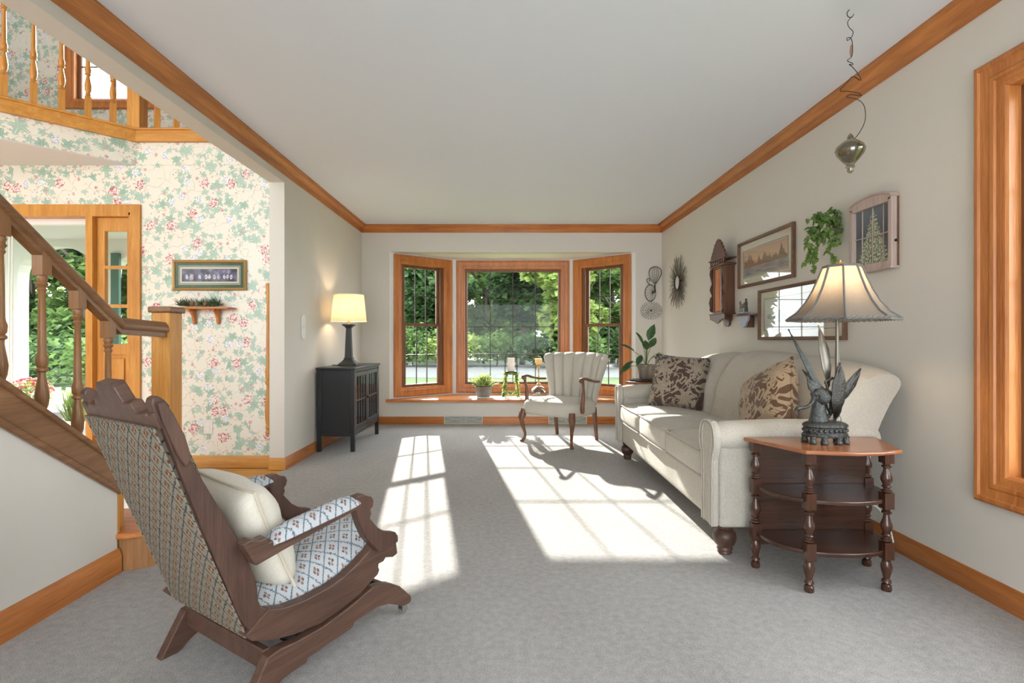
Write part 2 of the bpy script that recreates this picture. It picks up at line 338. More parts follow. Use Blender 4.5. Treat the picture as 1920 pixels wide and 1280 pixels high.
# ---------------------------------------------------------------- mesh helpers
class MB:
    def __init__(s): s.v = []; s.f = []
    def add(s, vs, fs, mat=None):
        o = len(s.v); s.v += [tuple(mat @ V(p)) if mat is not None else tuple(p) for p in vs]
        s.f += [tuple(i+o for i in f) for f in fs]; return s
    def box(s, x0, x1, y0, y1, z0, z1, mat=None):
        vs = [(x, y, z) for z in (z0, z1) for y in (y0, y1) for x in (x0, x1)]
        return s.add(vs, [(0, 2, 3, 1), (4, 5, 7, 6), (0, 1, 5, 4), (2, 6, 7, 3), (0, 4, 6, 2), (1, 3, 7, 5)], mat)
    def prism(s, poly, a, b, plane='XZ', mat=None):
        # polygon in a plane, extruded along the third axis from a to b
        n = len(poly)
        def P(p, h): return {'XZ': (p[0], h, p[1]), 'YZ': (h, p[0], p[1]), 'XY': (p[0], p[1], h)}[plane]
        vs = [P(p, a) for p in poly] + [P(p, b) for p in poly]
        fs = [tuple(range(n))[::-1], tuple(range(n, 2*n))] + [(i, (i+1) % n, (i+1) % n+n, i+n) for i in range(n)]
        return s.add(vs, fs, mat)
    def loops(s, rings, closed=True, caps=True, mat=None):
        n = len(rings[0]); vs = [p for r in rings for p in r]; fs = []
        for k in range(len(rings)-1):
            for i in range(n if closed else n-1):
                j = (i+1) % n; fs.append((k*n+i, k*n+j, (k+1)*n+j, (k+1)*n+i))
        if caps and closed: fs += [tuple(range(n))[::-1], tuple(range((len(rings)-1)*n, len(rings)*n))]
        return s.add(vs, fs, mat)
    def lathe(s, prof, c=(0, 0, 0), seg=20, mat=None, sx=1, sy=1):
        rings = [[(c[0]+r*cos(2*pi*i/seg)*sx, c[1]+r*sin(2*pi*i/seg)*sy, c[2]+z) for i in range(seg)] for r, z in prof]
        return s.loops(rings, mat=mat)
    def tube(s, pts, r, seg=8, mat=None, caps=True):
        pts = [V(p) for p in pts]; rings = []; n = len(pts); up = None
        for i, p in enumerate(pts):
            d = (pts[min(i+1, n-1)] - pts[max(i-1, 0)])
            if d.length < 1e-9: d = V((0, 0, 1))
            d.normalize()
            if up is None: up = d.orthogonal().normalized()
            else:
                up = up - d*up.dot(d)
                up = up.normalized() if up.length > 1e-6 else d.orthogonal().normalized()
            w = d.cross(up); rr = r[i] if hasattr(r, '__len__') else r
            rings.append([tuple(p + (up*cos(2*pi*k/seg) + w*sin(2*pi*k/seg))*rr) for k in range(seg)])
        return s.loops(rings, caps=caps, mat=mat)
    def sphere(s, c, r, seg=14, n=8, sc=(1, 1, 1), mat=None):
        rings = [[(c[0]+r*sc[0]*sin(pi*k/n)*cos(2*pi*i/seg), c[1]+r*sc[1]*sin(pi*k/n)*sin(2*pi*i/seg), c[2]-r*sc[2]*cos(pi*k/n)) for i in range(seg)] for k in range(n+1)]
        rings[0] = [(c[0]+1e-4*cos(2*pi*i/seg), c[1]+1e-4*sin(2*pi*i/seg), c[2]-r*sc[2]) for i in range(seg)]
        rings[-1] = [(c[0]+1e-4*cos(2*pi*i/seg), c[1]+1e-4*sin(2*pi*i/seg), c[2]+r*sc[2]) for i in range(seg)]
        return s.loops(rings, mat=mat)
    def ring(s, x0, x1, z0, z1, prof, mat=None):
        # rectangular frame in the XZ plane; prof is a closed list of (inset, y)
        rings = []
        for i, y in prof:
            rings.append([(x0+i, y, z0+i), (x1-i, y, z0+i), (x1-i, y, z1-i), (x0+i, y, z1-i)])
        rings.append(rings[0])
        return s.loops(rings, caps=False, mat=mat)
    def soft(s, c, h, r=.03, n=8, puff=(0, 0, 0), mat=None):
        # rounded, puffed box (cushion): half sizes h, corner radius r
        bm = bmesh.new(); bmesh.ops.create_cube(bm, size=2); bmesh.ops.subdivide_edges(bm, edges=bm.edges[:], cuts=n, use_grid_fill=True)
        vs = []
        for v in bm.verts:
            q = v.co; p = V((q.x*h[0], q.y*h[1], q.z*h[2])); inn = V([max(-(h[i]-r), min(h[i]-r, p[i])) for i in range(3)])
            d = p-inn
            if d.length > 1e-9: p = inn + d.normalized()*r
            for ax in range(3):
                if puff[ax] and abs(abs(q[ax])-1) < 1e-4 or puff[ax]:
                    o = [i for i in range(3) if i != ax]
                    w = (1-abs(q[o[0]])**2.5)*(1-abs(q[o[1]])**2.5)*q[ax]
                    p[ax] += puff[ax]*w
            vs.append((p.x+c[0], p.y+c[1], p.z+c[2]))
        fs = [tuple(v.index for v in f.verts) for f in bm.faces]; bm.free()
        return s.add(vs, fs, mat)
    def leaf(s, base, d, nrm, L, W, kind='ell'):
        d = V(d).normalized(); w = d.cross(V(nrm))
        w = w.normalized() if w.length > 1e-5 else d.orthogonal().normalized(); n = w.cross(d); b = V(base)
        if kind == 'ivy': out = [(0, 0), (.05, .35), (.25, .5), (.35, .28), (.62, .38), (.72, .16), (1, 0)]
        elif kind == 'blade': out = [(0, .12), (.3, .45), (.6, .5), (.85, .25), (1, 0)]
        else: out = [(0, .05), (.25, .42), (.5, .5), (.78, .3), (1, 0)]
        vs = [b + d*(a*L) - n*(.12*L*a*a) for a, _ in out] + [b + d*(a*L) + w*(q*W) + n*(.16*W-.12*L*a*a) for a, q in out] + [b + d*(a*L) - w*(q*W) + n*(.16*W-.12*L*a*a) for a, q in out]
        k = len(out); fs = []
        for i in range(k-1):
            fs.append((i, i+1, k+i+1, k+i)); fs.append((i, 2*k+i, 2*k+i+1, i+1))
        return s.add(vs, fs)
    def build(s, name, mat, parent=None, smooth=True, bevel=0, seg=2, sub=0, ang=38, label=None, weld=False):
        me = bpy.data.meshes.new(name); me.from_pydata([tuple(p) for p in s.v], [], s.f)
        bm = bmesh.new(); bm.from_mesh(me)
        if weld: bmesh.ops.remove_doubles(bm, verts=bm.verts[:], dist=1e-5)
        if len(s.f) < 20000: bmesh.ops.recalc_face_normals(bm, faces=bm.faces[:])
        bm.to_mesh(me); bm.free()
        if smooth:
            me.polygons.foreach_set('use_smooth', [True]*len(me.polygons)); me.set_sharp_from_angle(angle=R(ang))
        me.materials.append(mat if not isinstance(mat, str) else m[mat])
        o = bpy.data.objects.new(name, me); col.objects.link(o)
        if parent is not None: o.parent = parent
        if bevel:
            b = o.modifiers.new('bevel', 'BEVEL'); b.width = bevel; b.segments = seg; b.limit_method = 'ANGLE'; b.angle_limit = R(40)
        if sub:
            b = o.modifiers.new('sub', 'SUBSURF'); b.levels = sub; b.render_levels = sub
        if label: o['label'] = label
        return o

def tag(o, label=None, cat=None, group=None, kind=None):
    if label: o['label'] = label
    if cat: o['category'] = cat
    if group: o['group'] = group
    if kind: o['kind'] = kind
    return o
def thing(name, loc, rz, label, cat, group=None, kind=None, rx=0, ry=0):
    o = bpy.data.objects.new(name, None); col.objects.link(o); o.empty_display_size = .1
    o.location = loc; o.rotation_euler = (rx, ry, rz); return tag(o, label, cat, group, kind)
def copy_tree(o, parent=None):
    c = o.copy(); col.objects.link(c)
    if parent is not None: c.parent = parent
    for ch in o.children: copy_tree(ch, c)
    return c
def struct(name, mb, mat, **kw):
    o = mb.build(name, mat, smooth=kw.pop('smooth', False), **kw); o['kind'] = 'structure'; return o
def cat_rom(pts, n=6):
    pts = [V(p) for p in pts]; out = []
    for i in range(len(pts)-1):
        a = pts[max(i-1, 0)]; b = pts[i]; c = pts[i+1]; d = pts[min(i+2, len(pts)-1)]
        for k in range(n):
            t = k/n; out.append(.5*((2*b)+(c-a)*t+(2*a-5*b+4*c-d)*t*t+(3*b-a-3*c+d)*t**3))
    return out + [pts[-1]]

# ================================================================ ROOM SHELL
HB = 2.26   # underside of the header over the opening to the entrance hall
fl = MB(); fl.box(XL, XR+.15, -2.2, YB+.0, -.06, 0); struct('floor', fl, 'carpet')
ff = MB(); ff.box(-5.6, XL, -2.2, 4.1, -.06, -.004); struct('floor_hall', ff, 'hardwood')
ce = MB(); ce.box(XL-.118, XR+.15, -2.2, YB+.15, ZC, ZC+.12); struct('ceiling', ce, 'ceiling')
# left wall: pier beyond the opening, and the header above it
wl = MB(); wl.box(XL-.118, XL, 4.03, YB+.15, -.06, ZC); wl.box(XL-.118, XL, -2.2, 4.03, HB, ZC)
struct('wall_left', wl, 'wall')
# right wall with the opening of the near window
WY0, WY1, WZ0, WZ1 = .90, 1.975, .46, 2.02
wr = MB()
for a in ((WY1, YB+.15, -.06, ZC), (-2.2, WY0, -.06, ZC), (WY0, WY1, -.06, WZ0), (WY0, WY1, WZ1, ZC)): wr.box(XR, XR+.15, *a)
struct('wall_right', wr, 'wall')
# back wall round the bay
BX0, BX1, BZ0, BZ1 = -1.40, 1.58, .265, 2.086
CX0, CX1, CY = -.68, .88, 6.78
wb = MB()
wb.box(XL-.118, BX0, YB, YB+.15, -.06, ZC+.1); wb.box(BX1, XR+.15, YB, YB+.15, -.06, ZC+.1)
wb.box(BX0, BX1, YB, YB+.15, BZ1, ZC+.1); wb.box(BX0, BX1, YB, YB+.15, -.06, BZ0)
struct('wall_back', wb, 'wall')
# bay: head, three faces with window openings
bay = MB()
bay.prism([(BX0, YB+.14), (BX1, YB+.14), (BX1+.12, YB+.1), (CX1+.08, CY+.16), (CX0-.08, CY+.16), (BX0-.12, YB+.1)], BZ1, BZ1+.10, 'XY')
bay.prism([(BX0, YB+.14), (BX1, YB+.14), (BX1+.12, YB+.1), (CX1+.08, CY+.16), (CX0-.08, CY+.16), (BX0-.12, YB+.1)], -.3, BZ0-.03, 'XY')
def holed(mb, L, z0, z1, hx0, hx1, hz0, hz1, th, mat):
    mb.box(0, hx0, 0, th, z0, z1, mat); mb.box(hx1, L, 0, th, z0, z1, mat)
    mb.box(hx0, hx1, 0, th, z0, hz0, mat); mb.box(hx0, hx1, 0, th, hz1, z1, mat)
def frame_m(p0, p1):
    d = V((p1[0]-p0[0], p1[1]-p0[1], 0)); return M4.Translation((p0[0], p0[1], 0)) @ M4.Rotation(math.atan2(d.y, d.x), 4, 'Z'), d.length
mL, lL = frame_m((BX0, YB), (CX0, CY)); mC, lC = frame_m((CX0, CY), (CX1, CY)); mR, lR = frame_m((CX1, CY), (BX1, YB))
CZ0, CZ1 = .321, 2.068
holed(bay, lL, BZ0-.02, BZ1, .054+.085, .890-.085, CZ0+.085, CZ1-.085, .075, mL)
holed(bay, lC, BZ0-.02, BZ1, .037+.085, 1.531-.085, CZ0+.085, CZ1-.085, .075, mC)
holed(bay, lR, BZ0-.02, BZ1, .035+.085, lR-.054-.085, CZ0+.085, CZ1-.085, .075, mR)
struct('wall_bay', bay, 'white')
# oak sill board of the bay with nosing
sb = MB()
sb.prism([(BX0-.035, YB-.05), (BX1+.035, YB-.05), (BX1+.035, YB-.001), (BX1-.005, YB-.001), (BX1-.005, YB), (CX1-.003, CY-.003), (CX0+.003, CY-.003), (BX0+.005, YB), (BX0+.005, YB-.001), (BX0-.035, YB-.001)], BZ0+.003, .302, 'XY')
struct('trim_1', sb, 'oakX', bevel=.008)

# crown moulding: (out from wall, height)
CP = [(0, 0), (.010, .0), (.014, .012), (.018, .016), (.022, .030), (.034, .048), (.052, .062), (.060, .066), (.062, .074), (.070, .078), (.072, .088), (0, .088)]
BP = [(0, 0), (.016, 0), (.016, .066), (.012, .078), (.006, .084), (.004, .092), (0, .092)]
def run(name, A, B, nrm, prof, z0, ma, mb_, mat):
    A, B, n = V((*A, 0)), V((*B, 0)), V((*nrm, 0)); t = (B-A).normalized(); mb = MB()
    r = [[tuple(P + n*o + t*(o*sg*s) + V((0, 0, z0+h))) for o, h in prof] for P, sg, s in ((A, 1, ma), (B, -1, mb_))]
    mb.loops(r); return struct(name, mb, mat, smooth=True, ang=50)
zc = ZC-.088
run('trim_2', (XL, -2.0), (XL, YB), (1, 0), CP, zc, 0, 1, 'oakY')
run('trim_3', (XL, YB), (XR, YB), (0, -1), CP, zc, 1, 1, 'oakX')
run('trim_4', (XR, YB), (XR, -2.0), (-1, 0), CP, zc, 1, 0, 'oakY')
run('baseboard_left', (XL, 4.03), (XL, YB), (1, 0), BP, 0, -1, 1, 'oakY')
run('baseboard_back', (XL, YB), (XR, YB), (0, -1), BP, 0, 1, 1, 'oakX')
run('baseboard_right', (XR, YB), (XR, -2.0), (-1, 0), BP, 0, 1, 0, 'oakY')
run('baseboard_pier', (XL-.118, 4.03), (XL, 4.03), (0, -1), BP, 0, 0, -1, 'pineX')
run('baseboard_hall', (-2.90, 4.10), (XL-.12, 4.10), (0, -1), [(o, h*1.05) for o, h in BP], 0, 0, 0, 'pineX')

# unseen walls added behind the camera to cut the light from the rear
rw = MB(); rw.box(XL-.1, -1.25, -2.32, -2.2, -.06, ZC); rw.box(1.45, XR+.15, -2.32, -2.2, -.06, ZC); rw.box(-1.25, 1.45, -2.32, -2.2, 2.12, ZC); struct('rear_light_blocker', rw, 'wall')
hr = MB(); hr.box(-5.72, XL-.1, -2.32, -2.2, 3.7, 5.3); hr.box(-5.72, -5.2, -2.32, -2.2, -.06, 3.7); hr.box(-2.1, XL-.1, -2.32, -2.2, -.06, 3.7); struct('hall_light_blocker', hr, 'wall')
# ---------------------------------------------------------------- windows
def window(name, loc, rz, w, h, cols, rows, side=0.0, hung=False, depth=.085, wood_='oakZ', woodx='oakX', deep=0, cas=.09):
    g = thing(name, loc, rz, None, None, kind='structure')
    f = MB(); f.ring(0, w, 0, h, [(0, 0), (0, -.020), (.010, -.027), (.022, -.027), (.028, -.020), (.060, -.016), (.066, -.020), (.080, -.018), (.084, -.010), (cas, -.008), (cas, 0)])
    f.ring(0, w, 0, h, [(cas, -.006), (cas, depth), (cas+.020, depth), (cas+.020, .004), (cas+.012, -.004)])
    f.build('window_frame', wood_, g, ang=25)
    i = cas+.020
    def sash(z0, z1, y0, r):
        s = MB(); x0, x1 = i+side, w-i-side
        s.ring(x0, x1, z0, z1, [(0, y0), (0, y0+.030), (.034, y0+.030), (.034, y0+.010), (.026, y0)])
        so = s.build('sash', 'sash', g, ang=25)
        q = MB(); q.box(x0+.030, x1-.030, y0+.016, y0+.020, z0+.030, z1-.030); q.build('glass_pane', 'glass', so, smooth=False)
        u = MB(); gx0, gx1, gz0, gz1 = x0+.034, x1-.034, z0+.034, z1-.034
        for k in range(1, cols): x = gx0+(gx1-gx0)*k/cols; u.box(x-.005, x+.005, y0+.012, y0+.024, gz0, gz1)
        for k in range(1, r): z = gz0+(gz1-gz0)*k/r; u.box(gx0, gx1, y0+.0125, y0+.0235, z-.005, z+.005)
        u.build('muntin_grid', 'muntin', so, smooth=False)
        return so
    if side:
        j = MB()
        j.box(i-.003, i+side+.002, .03, depth, i, h-i); j.box(w-i-side-.002, w-i+.003, .03, depth, i, h-i); j.build('jamb_liner', 'sash', g, smooth=False)
    if hung:
        zm = hung
        a = sash(zm-.018, h-i, .066, rows); b = sash(i, zm+.018, .034, rows)
        lk = MB(); lk.box(w/2-.02, w/2+.02, .030, .05, zm+.018, zm+.028); lk.build('sash_lock', 'brass', b, bevel=.003)
    else: sash(i, h-i, .05, rows)
    return g
hwin = CZ1-CZ0
def on(mt, x): return tuple(mt @ V((x, 0, 0)))
pL = on(mL, .054); pC = on(mC, .037); pR = on(mR, .035)
aL = math.atan2(CY-YB, CX0-BX0); aR = math.atan2(YB-CY, BX1-CX1)
window('window_1', (pL[0], pL[1], CZ0), aL, .836, hwin, 3, 2, .045, hung=.89)
window('window_2', (pC[0], pC[1], CZ0), 0, 1.494, hwin, 4, 4)
window('window_3', (pR[0], pR[1], CZ0), aR, lR-.089, hwin, 3, 2, .045, hung=.89)
window('window_4', (XR, 2.053, .383), R(-90), 1.22, 1.717, 3, 4, 0, depth=.15, cas=.10)
# ================================================================ ENTRANCE HALL
wh = MB()
for a in ((-5.6, -4.28, -.06, 2.42), (-2.99, XL-.118, -.06, 2.42), (-4.28, -2.99, 2.02, 2.42)): wh.box(a[0], a[1], 4.10, 4.22, a[2], a[3])
struct('wall_hall', wh, 'paper')
LS = [(XL-.118, 4.10), (-2.95, 4.10), (-5.6, 1.45), (-5.6, 5.4), (XL-.118, 5.4)]
ld = MB(); ld.prism(LS, 2.421, 2.60, 'XY'); struct('wall_landing', ld, 'paper')
lc = MB(); lc.prism([(-2.96, 4.099), (-5.59, 1.469), (-5.59, 4.099)], 2.4165, 2.4205, 'XY'); struct('ceiling_hall', lc, 'ceiling')
lf = MB(); lf.prism([(XL-.119, 4.10), (-2.95, 4.10), (-5.59, 1.46), (-5.59, 5.39), (XL-.119, 5.39)], 2.6005, 2.68, 'XY'); struct('floor_landing', lf, 'carpet')
wu = MB()
for a in ((-5.6, -4.57, 2.42, 5.2), (-3.39, XL, 2.42, 5.2), (-4.57, -3.39, 2.42, 3.54), (-4.57, -3.39, 4.66, 5.2)): wu.box(a[0], a[1], 5.4, 5.52, a[2], a[3])
struct('wall_upper', wu, 'paper')
wk = MB(); wk.box(-5.72, -5.6, -2.2, 5.52, -.06, 5.2); struct('wall_hall_side', wk, 'paper')
wo = MB(); wo.box(XL-.118, XL-.018, -2.2, 5.4, ZC+.13, 5.2); struct('wall_upper_side', wo, 'wall')
cu = MB(); cu.box(-5.72, XL, -2.2, 5.52, 5.2, 5.3); struct('ceiling_upper', cu, 'ceiling')
window('window_5', (-4.66, 5.4, 3.45), 0, 1.36, 1.3, 3, 3)

# front door: casing, sidelight, glazed storm door
dg = thing('door_1', (-4.36, 4.10, 0), 0, None, None, kind='structure')
W = 1.45
f = MB(); f.box(0, .08, -.022, 0, 0, 2.10); f.box(W-.08, W, -.022, 0, 0, 2.10); f.box(.08, W-.08, -.022, 0, 2.015, 2.10)
f.box(0.079, .10, -.022, .13, 0, 2.035); f.box(W-.090, W-.079, -.022, .13, 0, 2.035); f.box(.1, W-.09, -.020, .13, 2.005, 2.035)
f.box(1.02, 1.075, -.026, .12, 0, 2.006); f.box(.1, W-.09, -.01, .13, 0, .02)
f.build('door_frame', 'pineZ', dg, smooth=False)
s = MB(); a, b = 1.075, 1.362
s.box(a, a+.062, .02, .06, .02, 2.005); s.box(b-.045, b, .02, .06, .02, 2.005)
for z0, z1 in ((1.895, 2.005), (1.592, 1.618), (1.28, 1.306), (.90, .986), (.02, .16)): s.box(a+.06, b-.043, .022, .058, z0, z1)
s.box(a+.06, b-.043, .035, .045, .15, .91)
s.prism([(a+.085, .19), (b-.07, .19), (b-.07, .87), (a+.085, .87)], .022, .036, 'XZ')
sl = s.build('sidelight', 'pineZ', dg, smooth=False, bevel=.004)
q = MB(); q.box(a+.06, b-.043, .038, .042, .98, 1.9); q.build('glass_pane', 'glass', sl, smooth=False)
s = MB(); s.ring(.10, 1.02, .02, 2.005, [(0, .07), (0, .11), (.045, .11), (.045, .07)]); s.box(.145, .975, .075, .105, .06, .12)
st = s.build('storm_door', 'white', dg, smooth=False, label='white framed full glass storm door')
q = MB(); q.box(.14, .98, .088, .092, .11, 1.97); q.build('glass_pane', 'glass', st, smooth=False)
s = MB(); s.tube([(.20, .05, .95), (.20, .05, 1.15)], .008); s.box(.19, .21, .045, .075, .95, .97); s.box(.19, .21, .045, .075, 1.13, 1.15); s.build('door_handle', 'black', st)
# white cord pull strips that hang behind the storm glass
s = MB()
for x in (.205, .245, .27): s.box(x+.08, x+.088, .06, .066, .2, 1.9)
s.build('chain', 'white', st)

# ---------------------------------------------------------------- staircase
def turned(h, r=.019, sq=.022, top=.10, bot=.06, blocks=True):
    mb = MB(); 
    if blocks: mb.box(-sq, sq, -sq, sq, 0, bot); mb.box(-sq, sq, -sq, sq, h-top, h)
    z0, z1 = (bot, h-top) if blocks else (0, h); L = z1-z0
    pf = [(.0, .75), (.012, 1.1), (.03, .62), (.045, 1.0), (.06, .7), (.10, 1.02), (.16, 1.15), (.22, .95), (.30, .60), (.325, .62), (.335, 1.0), (.35, 1.0), (.36, .7), (.375, .95), (.42, 1.05), (.45, .8), (.47, .72), (.62, .68), (.88, .55), (.90, .85), (.915, .6), (.94, 1.0), (.955, .7), (.98, .95), (1.0, .8)]
    mb.lathe([(r*k*1.05, z0+L*t) for t, k in pf], seg=14)
    return mb
stt = thing('staircase', (0, 0, 0), 0, 'oak staircase with turned balusters rising beside the patterned wing rocker', 'staircase')
def zt(y): return .470+(2.245-y)*.765    # top of the stringer
def zb(y): return .356+(2.245-y)*.727
s = MB(); s.prism([(2.245, zb(2.245)), (2.245, zt(2.245)), (-.9, zt(-.9)), (-.9, zb(-.9))], -1.715, -1.692, 'YZ')
sg = s.build('stringer', 'stairY', stt, bevel=.004)
s = MB(); s.prism([(2.25, zb(2.25)-.012), (2.25, zb(2.25)+.022), (-.9, zb(-.9)+.022), (-.9, zb(-.9)-.012)], -1.70, -1.684, 'YZ'); s.build('stringer_moulding', 'stairY', sg, bevel=.006)
s = MB(); s.prism([(2.26, zt(2.26)-.006), (2.26, zt(2.26)+.020), (-.9, zt(-.9)+.020), (-.9, zt(-.9)-.006)], -1.86, -1.680, 'YZ'); s.build('stringer_cap', 'stairY', sg, bevel=.005)
s = MB(); s.box(-1.86, -1.74, 2.25, 2.34, .17, .46); s.box(-1.80, -1.70, 2.24, 2.262, .17, .46); s.build('corner_post', 'pineZ', stt, bevel=.004)
# steps: the starting step is round-nosed, the others rise towards the camera
def bull(x, y0, y1, r, x1):
    return [(x1, y0), (x-r, y0)] + [(x-r+r*sin(a), (y0+r)-r*cos(a)) for a in [R(k*15) for k in range(1, 6)]] + [(x, y0+r), (x, y1-r)] + [(x-r+r*cos(a), y1-r+r*sin(a)) for a in [R(k*15) for k in range(1, 6)]] + [(x-r, y1), (x1, y1)]
s = MB(); s.prism(bull(-1.56, 2.262, 2.86, .13, -2.80), 0, .145, 'XY'); s.build('riser', 'stairZ', stt)
s = MB(); s.prism(bull(-1.535, 2.235, 2.885, .14, -2.82), .145, .172, 'XY'); s.build('tread', 'oakX', stt, bevel=.01)
for k in range(2, 9):
    y1 = 2.60-(k-2)*.2476; zz = .172+.176*(k-1)
    s = MB(); s.box(-2.80, -1.865, y1-.27, y1+.02, zz-.026, zz); s.build('tread', 'stairY', stt, bevel=.008)
    s = MB(); s.box(-2.80, -1.865, y1-.02, y1, zz-.176, zz-.026); s.build('riser', 'white', stt)
# handrail
XH = -1.81
def rail(mb, pts, w=.033, hh=.035):
    for (p, q) in zip(pts[:-1], pts[1:]):
        P, Q = V(p), V(q); 
        sec = [(-w, -hh*.2), (-w*.8, hh*.55), (-w*.4, hh), (w*.4, hh), (w*.8, hh*.55), (w, -hh*.2), (w*.85, -hh*.5), (w*.62, -hh*.6), (w*.62, -hh*1.25), (-w*.62, -hh*1.25), (-w*.62, -hh*.6), (-w*.85, -hh*.5)]
        mb.loops([[(XH+a, P.y, P.z+b) for a, b in sec], [(XH+a, Q.y, Q.z+b) for a, b in sec]])
s = MB(); rail(s, [(0, -.9, 1.090+(2.395+.9)*.727), (0, 2.395, 1.090), (0, 2.716, 1.078)]); s.build('handrail', 'stairY', stt, ang=50)
s = MB(); s.box(-1.875, -1.775, 2.712, 2.815, .172, 1.165); np_ = s.build('newel_post', 'pineZ', stt, bevel=.003, label='square honey coloured newel post')
s = MB(); s.box(-1.888, -1.762, 2.699, 2.828, 1.165, 1.197); s.build('newel_cap', 'stairY', np_, bevel=.008, seg=3)
for y in [2.335-.167*k for k in range(19)]:
    zb_ = zt(y)+.005; ztop = 1.090+(2.395-y)*.727-.030 if y < 2.395 else 1.05
    o = turned(ztop-zb_+.02, .0195, .021, .095, .05).build('baluster', 'stairZ', stt); o.location = (XH, y, zb_)
# closed wall below the stair with its baseboard
ws = MB(); ws.prism([(2.245, 0), (2.245, zb(2.245)+.01), (-.9, zb(-.9)+.01), (-.9, 2.2), (-2.2, 2.2), (-2.2, 0)], -1.80, -1.700, 'YZ'); struct('wall_stair', ws, 'wall')
run('baseboard_stair', (-1.70, -2.0), (-1.70, 2.25), (1, 0), [(o, h*1.15) for o, h in BP], 0, 0, 0, 'oakY')

# upper landing railing
lr = thing('landing_railing', (0, 0, 0), 0, 'upper landing railing with turned balusters above the floral hall wall', 'railing')
s = MB()
d7 = .70710678
s.prism([(XL-.12, 4.068), (-2.937, 4.068), (-5.58, 1.425), (-5.58, 1.46), (-2.95, 4.098), (XL-.12, 4.098)], 2.598, 2.685, 'XY')
s.build('fascia', 'pineX', lr, smooth=False)
s = MB(); s.prism([(XL-.12, 4.055), (-2.932, 4.055), (-5.58, 1.407), (-5.58, 1.57), (-2.98, 4.17), (XL-.12, 4.17)], 2.6855, 2.703, 'XY'); s.build('nosing', 'pineX', lr, bevel=.006)
s = MB(); s.prism([(XL-.12, 4.09), (-2.945, 4.09), (-5.55, 1.485), (-5.55, 1.56), (-2.965, 4.145), (XL-.12, 4.145)], 3.53, 3.59, 'XY'); s.build('handrail', 'pineX', lr, bevel=.015, seg=3)
s = MB(); s.box(-3.005, -2.905, 4.065, 4.165, 2.703, 3.72); s.build('newel_post', 'pineZ', lr, bevel=.004)
ub = turned(.84, .019, .020, .16, .17)
first = None
for p in [(-2.95-t-.02, 4.12-t) for t in [.105+.108*k for k in range(22)]] + [(-2.80+.155*k, 4.12) for k in range(6)]:
    if first is None: o = first = ub.build('baluster', 'pineZ', lr)
    else: o = first.copy(); col.objects.link(o)
    o.location = (p[0], p[1], 2.70); 
    if p[0] < -2.96: o.rotation_euler.z = R(45)

# ================================================================ ROCKER
ROCK = thing('platform_rocker', (-.70, 1.413, 0), math.atan2(.842, .54), 'carved walnut platform rocker with diamond patterned tapestry, seen from behind', 'rocking chair')
STILE = [(-.247, .869), (-.244, .882), (-.232, .888), (-.217, .876), (-.206, .862), (-.205, .850), (-.196, .840), (-.186, .815), (-.183, .80), (-.176, .790), (-.167, .752), (-.160, .725), (-.032, .471), (.010, .366), (.019, .325), (.021, .292), (.030, .272), (.055, .250), (-.004, .215), (-.03, .262), (-.136, .556), (-.220, .803)]
RAILP = [(-.022, .214), (.048, .258), (.10, .240), (.17, .233), (.25, .236), (.311, .246), (.37, .268), (.418, .292), (.452, .318), (.537, .308), (.548, .300), (.558, .237), (.535, .231), (.506, .240), (.500, .243), (.488, .232), (.466, .232), (.464, .222), (.470, .21), (.462, .196), (.44, .188), (.385, .160), (.30, .142), (.224, .134), (.127, .145), (.055, .164), (.0, .19)]
BASEP = [(-.035, 0), (.018, 0), (.055, .026), (.085, .040), (.120, .045), (.165, .047), (.170, .058), (.229, .063), (.31, .066), (.342, .071), (.350, .083), (.42, .088), (.452, .088), (.505, .076), (.54, .058), (.581, .036), (.612, .034), (.622, .042), (.617, .060), (.56, .118), (.515, .146), (.487, .157), (.455, .164), (.429, .168), (.32, .142), (.224, .128), (.13, .128), (.078, .134), (.040, .128)]
ARMS = [(.330, .492), (.340, .503), (.374, .504), (.392, .492), (.412, .486), (.420, .470), (.416, .452), (.406, .443), (.410, .430), (.404, .415), (.413, .404), (.418, .398), (.44, .372), (.47, .350), (.500, .338), (.524, .330), (.536, .314), (.537, .292), (.470, .278), (.440, .290), (.415, .318), (.385, .352), (.362, .400), (.345, .448)]
for w0, nm in ((0, 'right'), (.395, 'left')):
    b = MB(); b.prism(STILE, w0, w0+.034, 'XZ'); o = b.build('back_stile', 'rockZ', ROCK, smooth=False, bevel=.004)
    q = MB()   # raised block carved on the upper outer side of the stile
    y0 = w0-.010 if w0 == 0 else w0+.034
    q.prism([(-.238, .872), (-.22, .872), (-.204, .846), (-.176, .786), (-.160, .727), (-.172, .705), (-.19, .735), (-.222, .815)], y0, y0+.010, 'XZ'); q.build('carved_ear', 'rockZ', o, smooth=False, bevel=.003)
for w0 in (-.006, .432):
    b = MB(); b.prism(RAILP, w0, w0+.036, 'XZ'); b.build('seat_rail', 'rockX', ROCK, smooth=False, bevel=.004)
for w0 in (-.016, .446):
    b = MB(); b.prism(BASEP, w0, w0+.034, 'XZ'); b.build('base_rail', 'rockX', ROCK, smooth=False, bevel=.004)
    c = MB(); c.tube([(.590, w0+.008, .018), (.590, w0+.026, .018)], .0165, 14); c.box(.578, .602, w0+.004, w0+.007, .016, .04); c.box(.578, .602, w0+.027, w0+.030, .016, .04); c.tube([(.585, w0+.017, .034), (.585, w0+.017, .045)], .006)
    c.build('caster', 'chrome', ROCK, label='small metal caster')
b = MB(); b.box(.045, .065, .015, .45, .075, .135); b.build('stretcher', 'rockX', ROCK, bevel=.003)
b = MB(); b.box(.50, .52, .015, .45, .09, .14); b.build('stretcher', 'rockX', ROCK, bevel=.003)
b = MB(); b.box(.02, .045, .025, .44, .195, .232); b.box(.50, .525, .028, .434, .235, .29); b.build('seat_cross_rail', 'rockX', ROCK, bevel=.003)
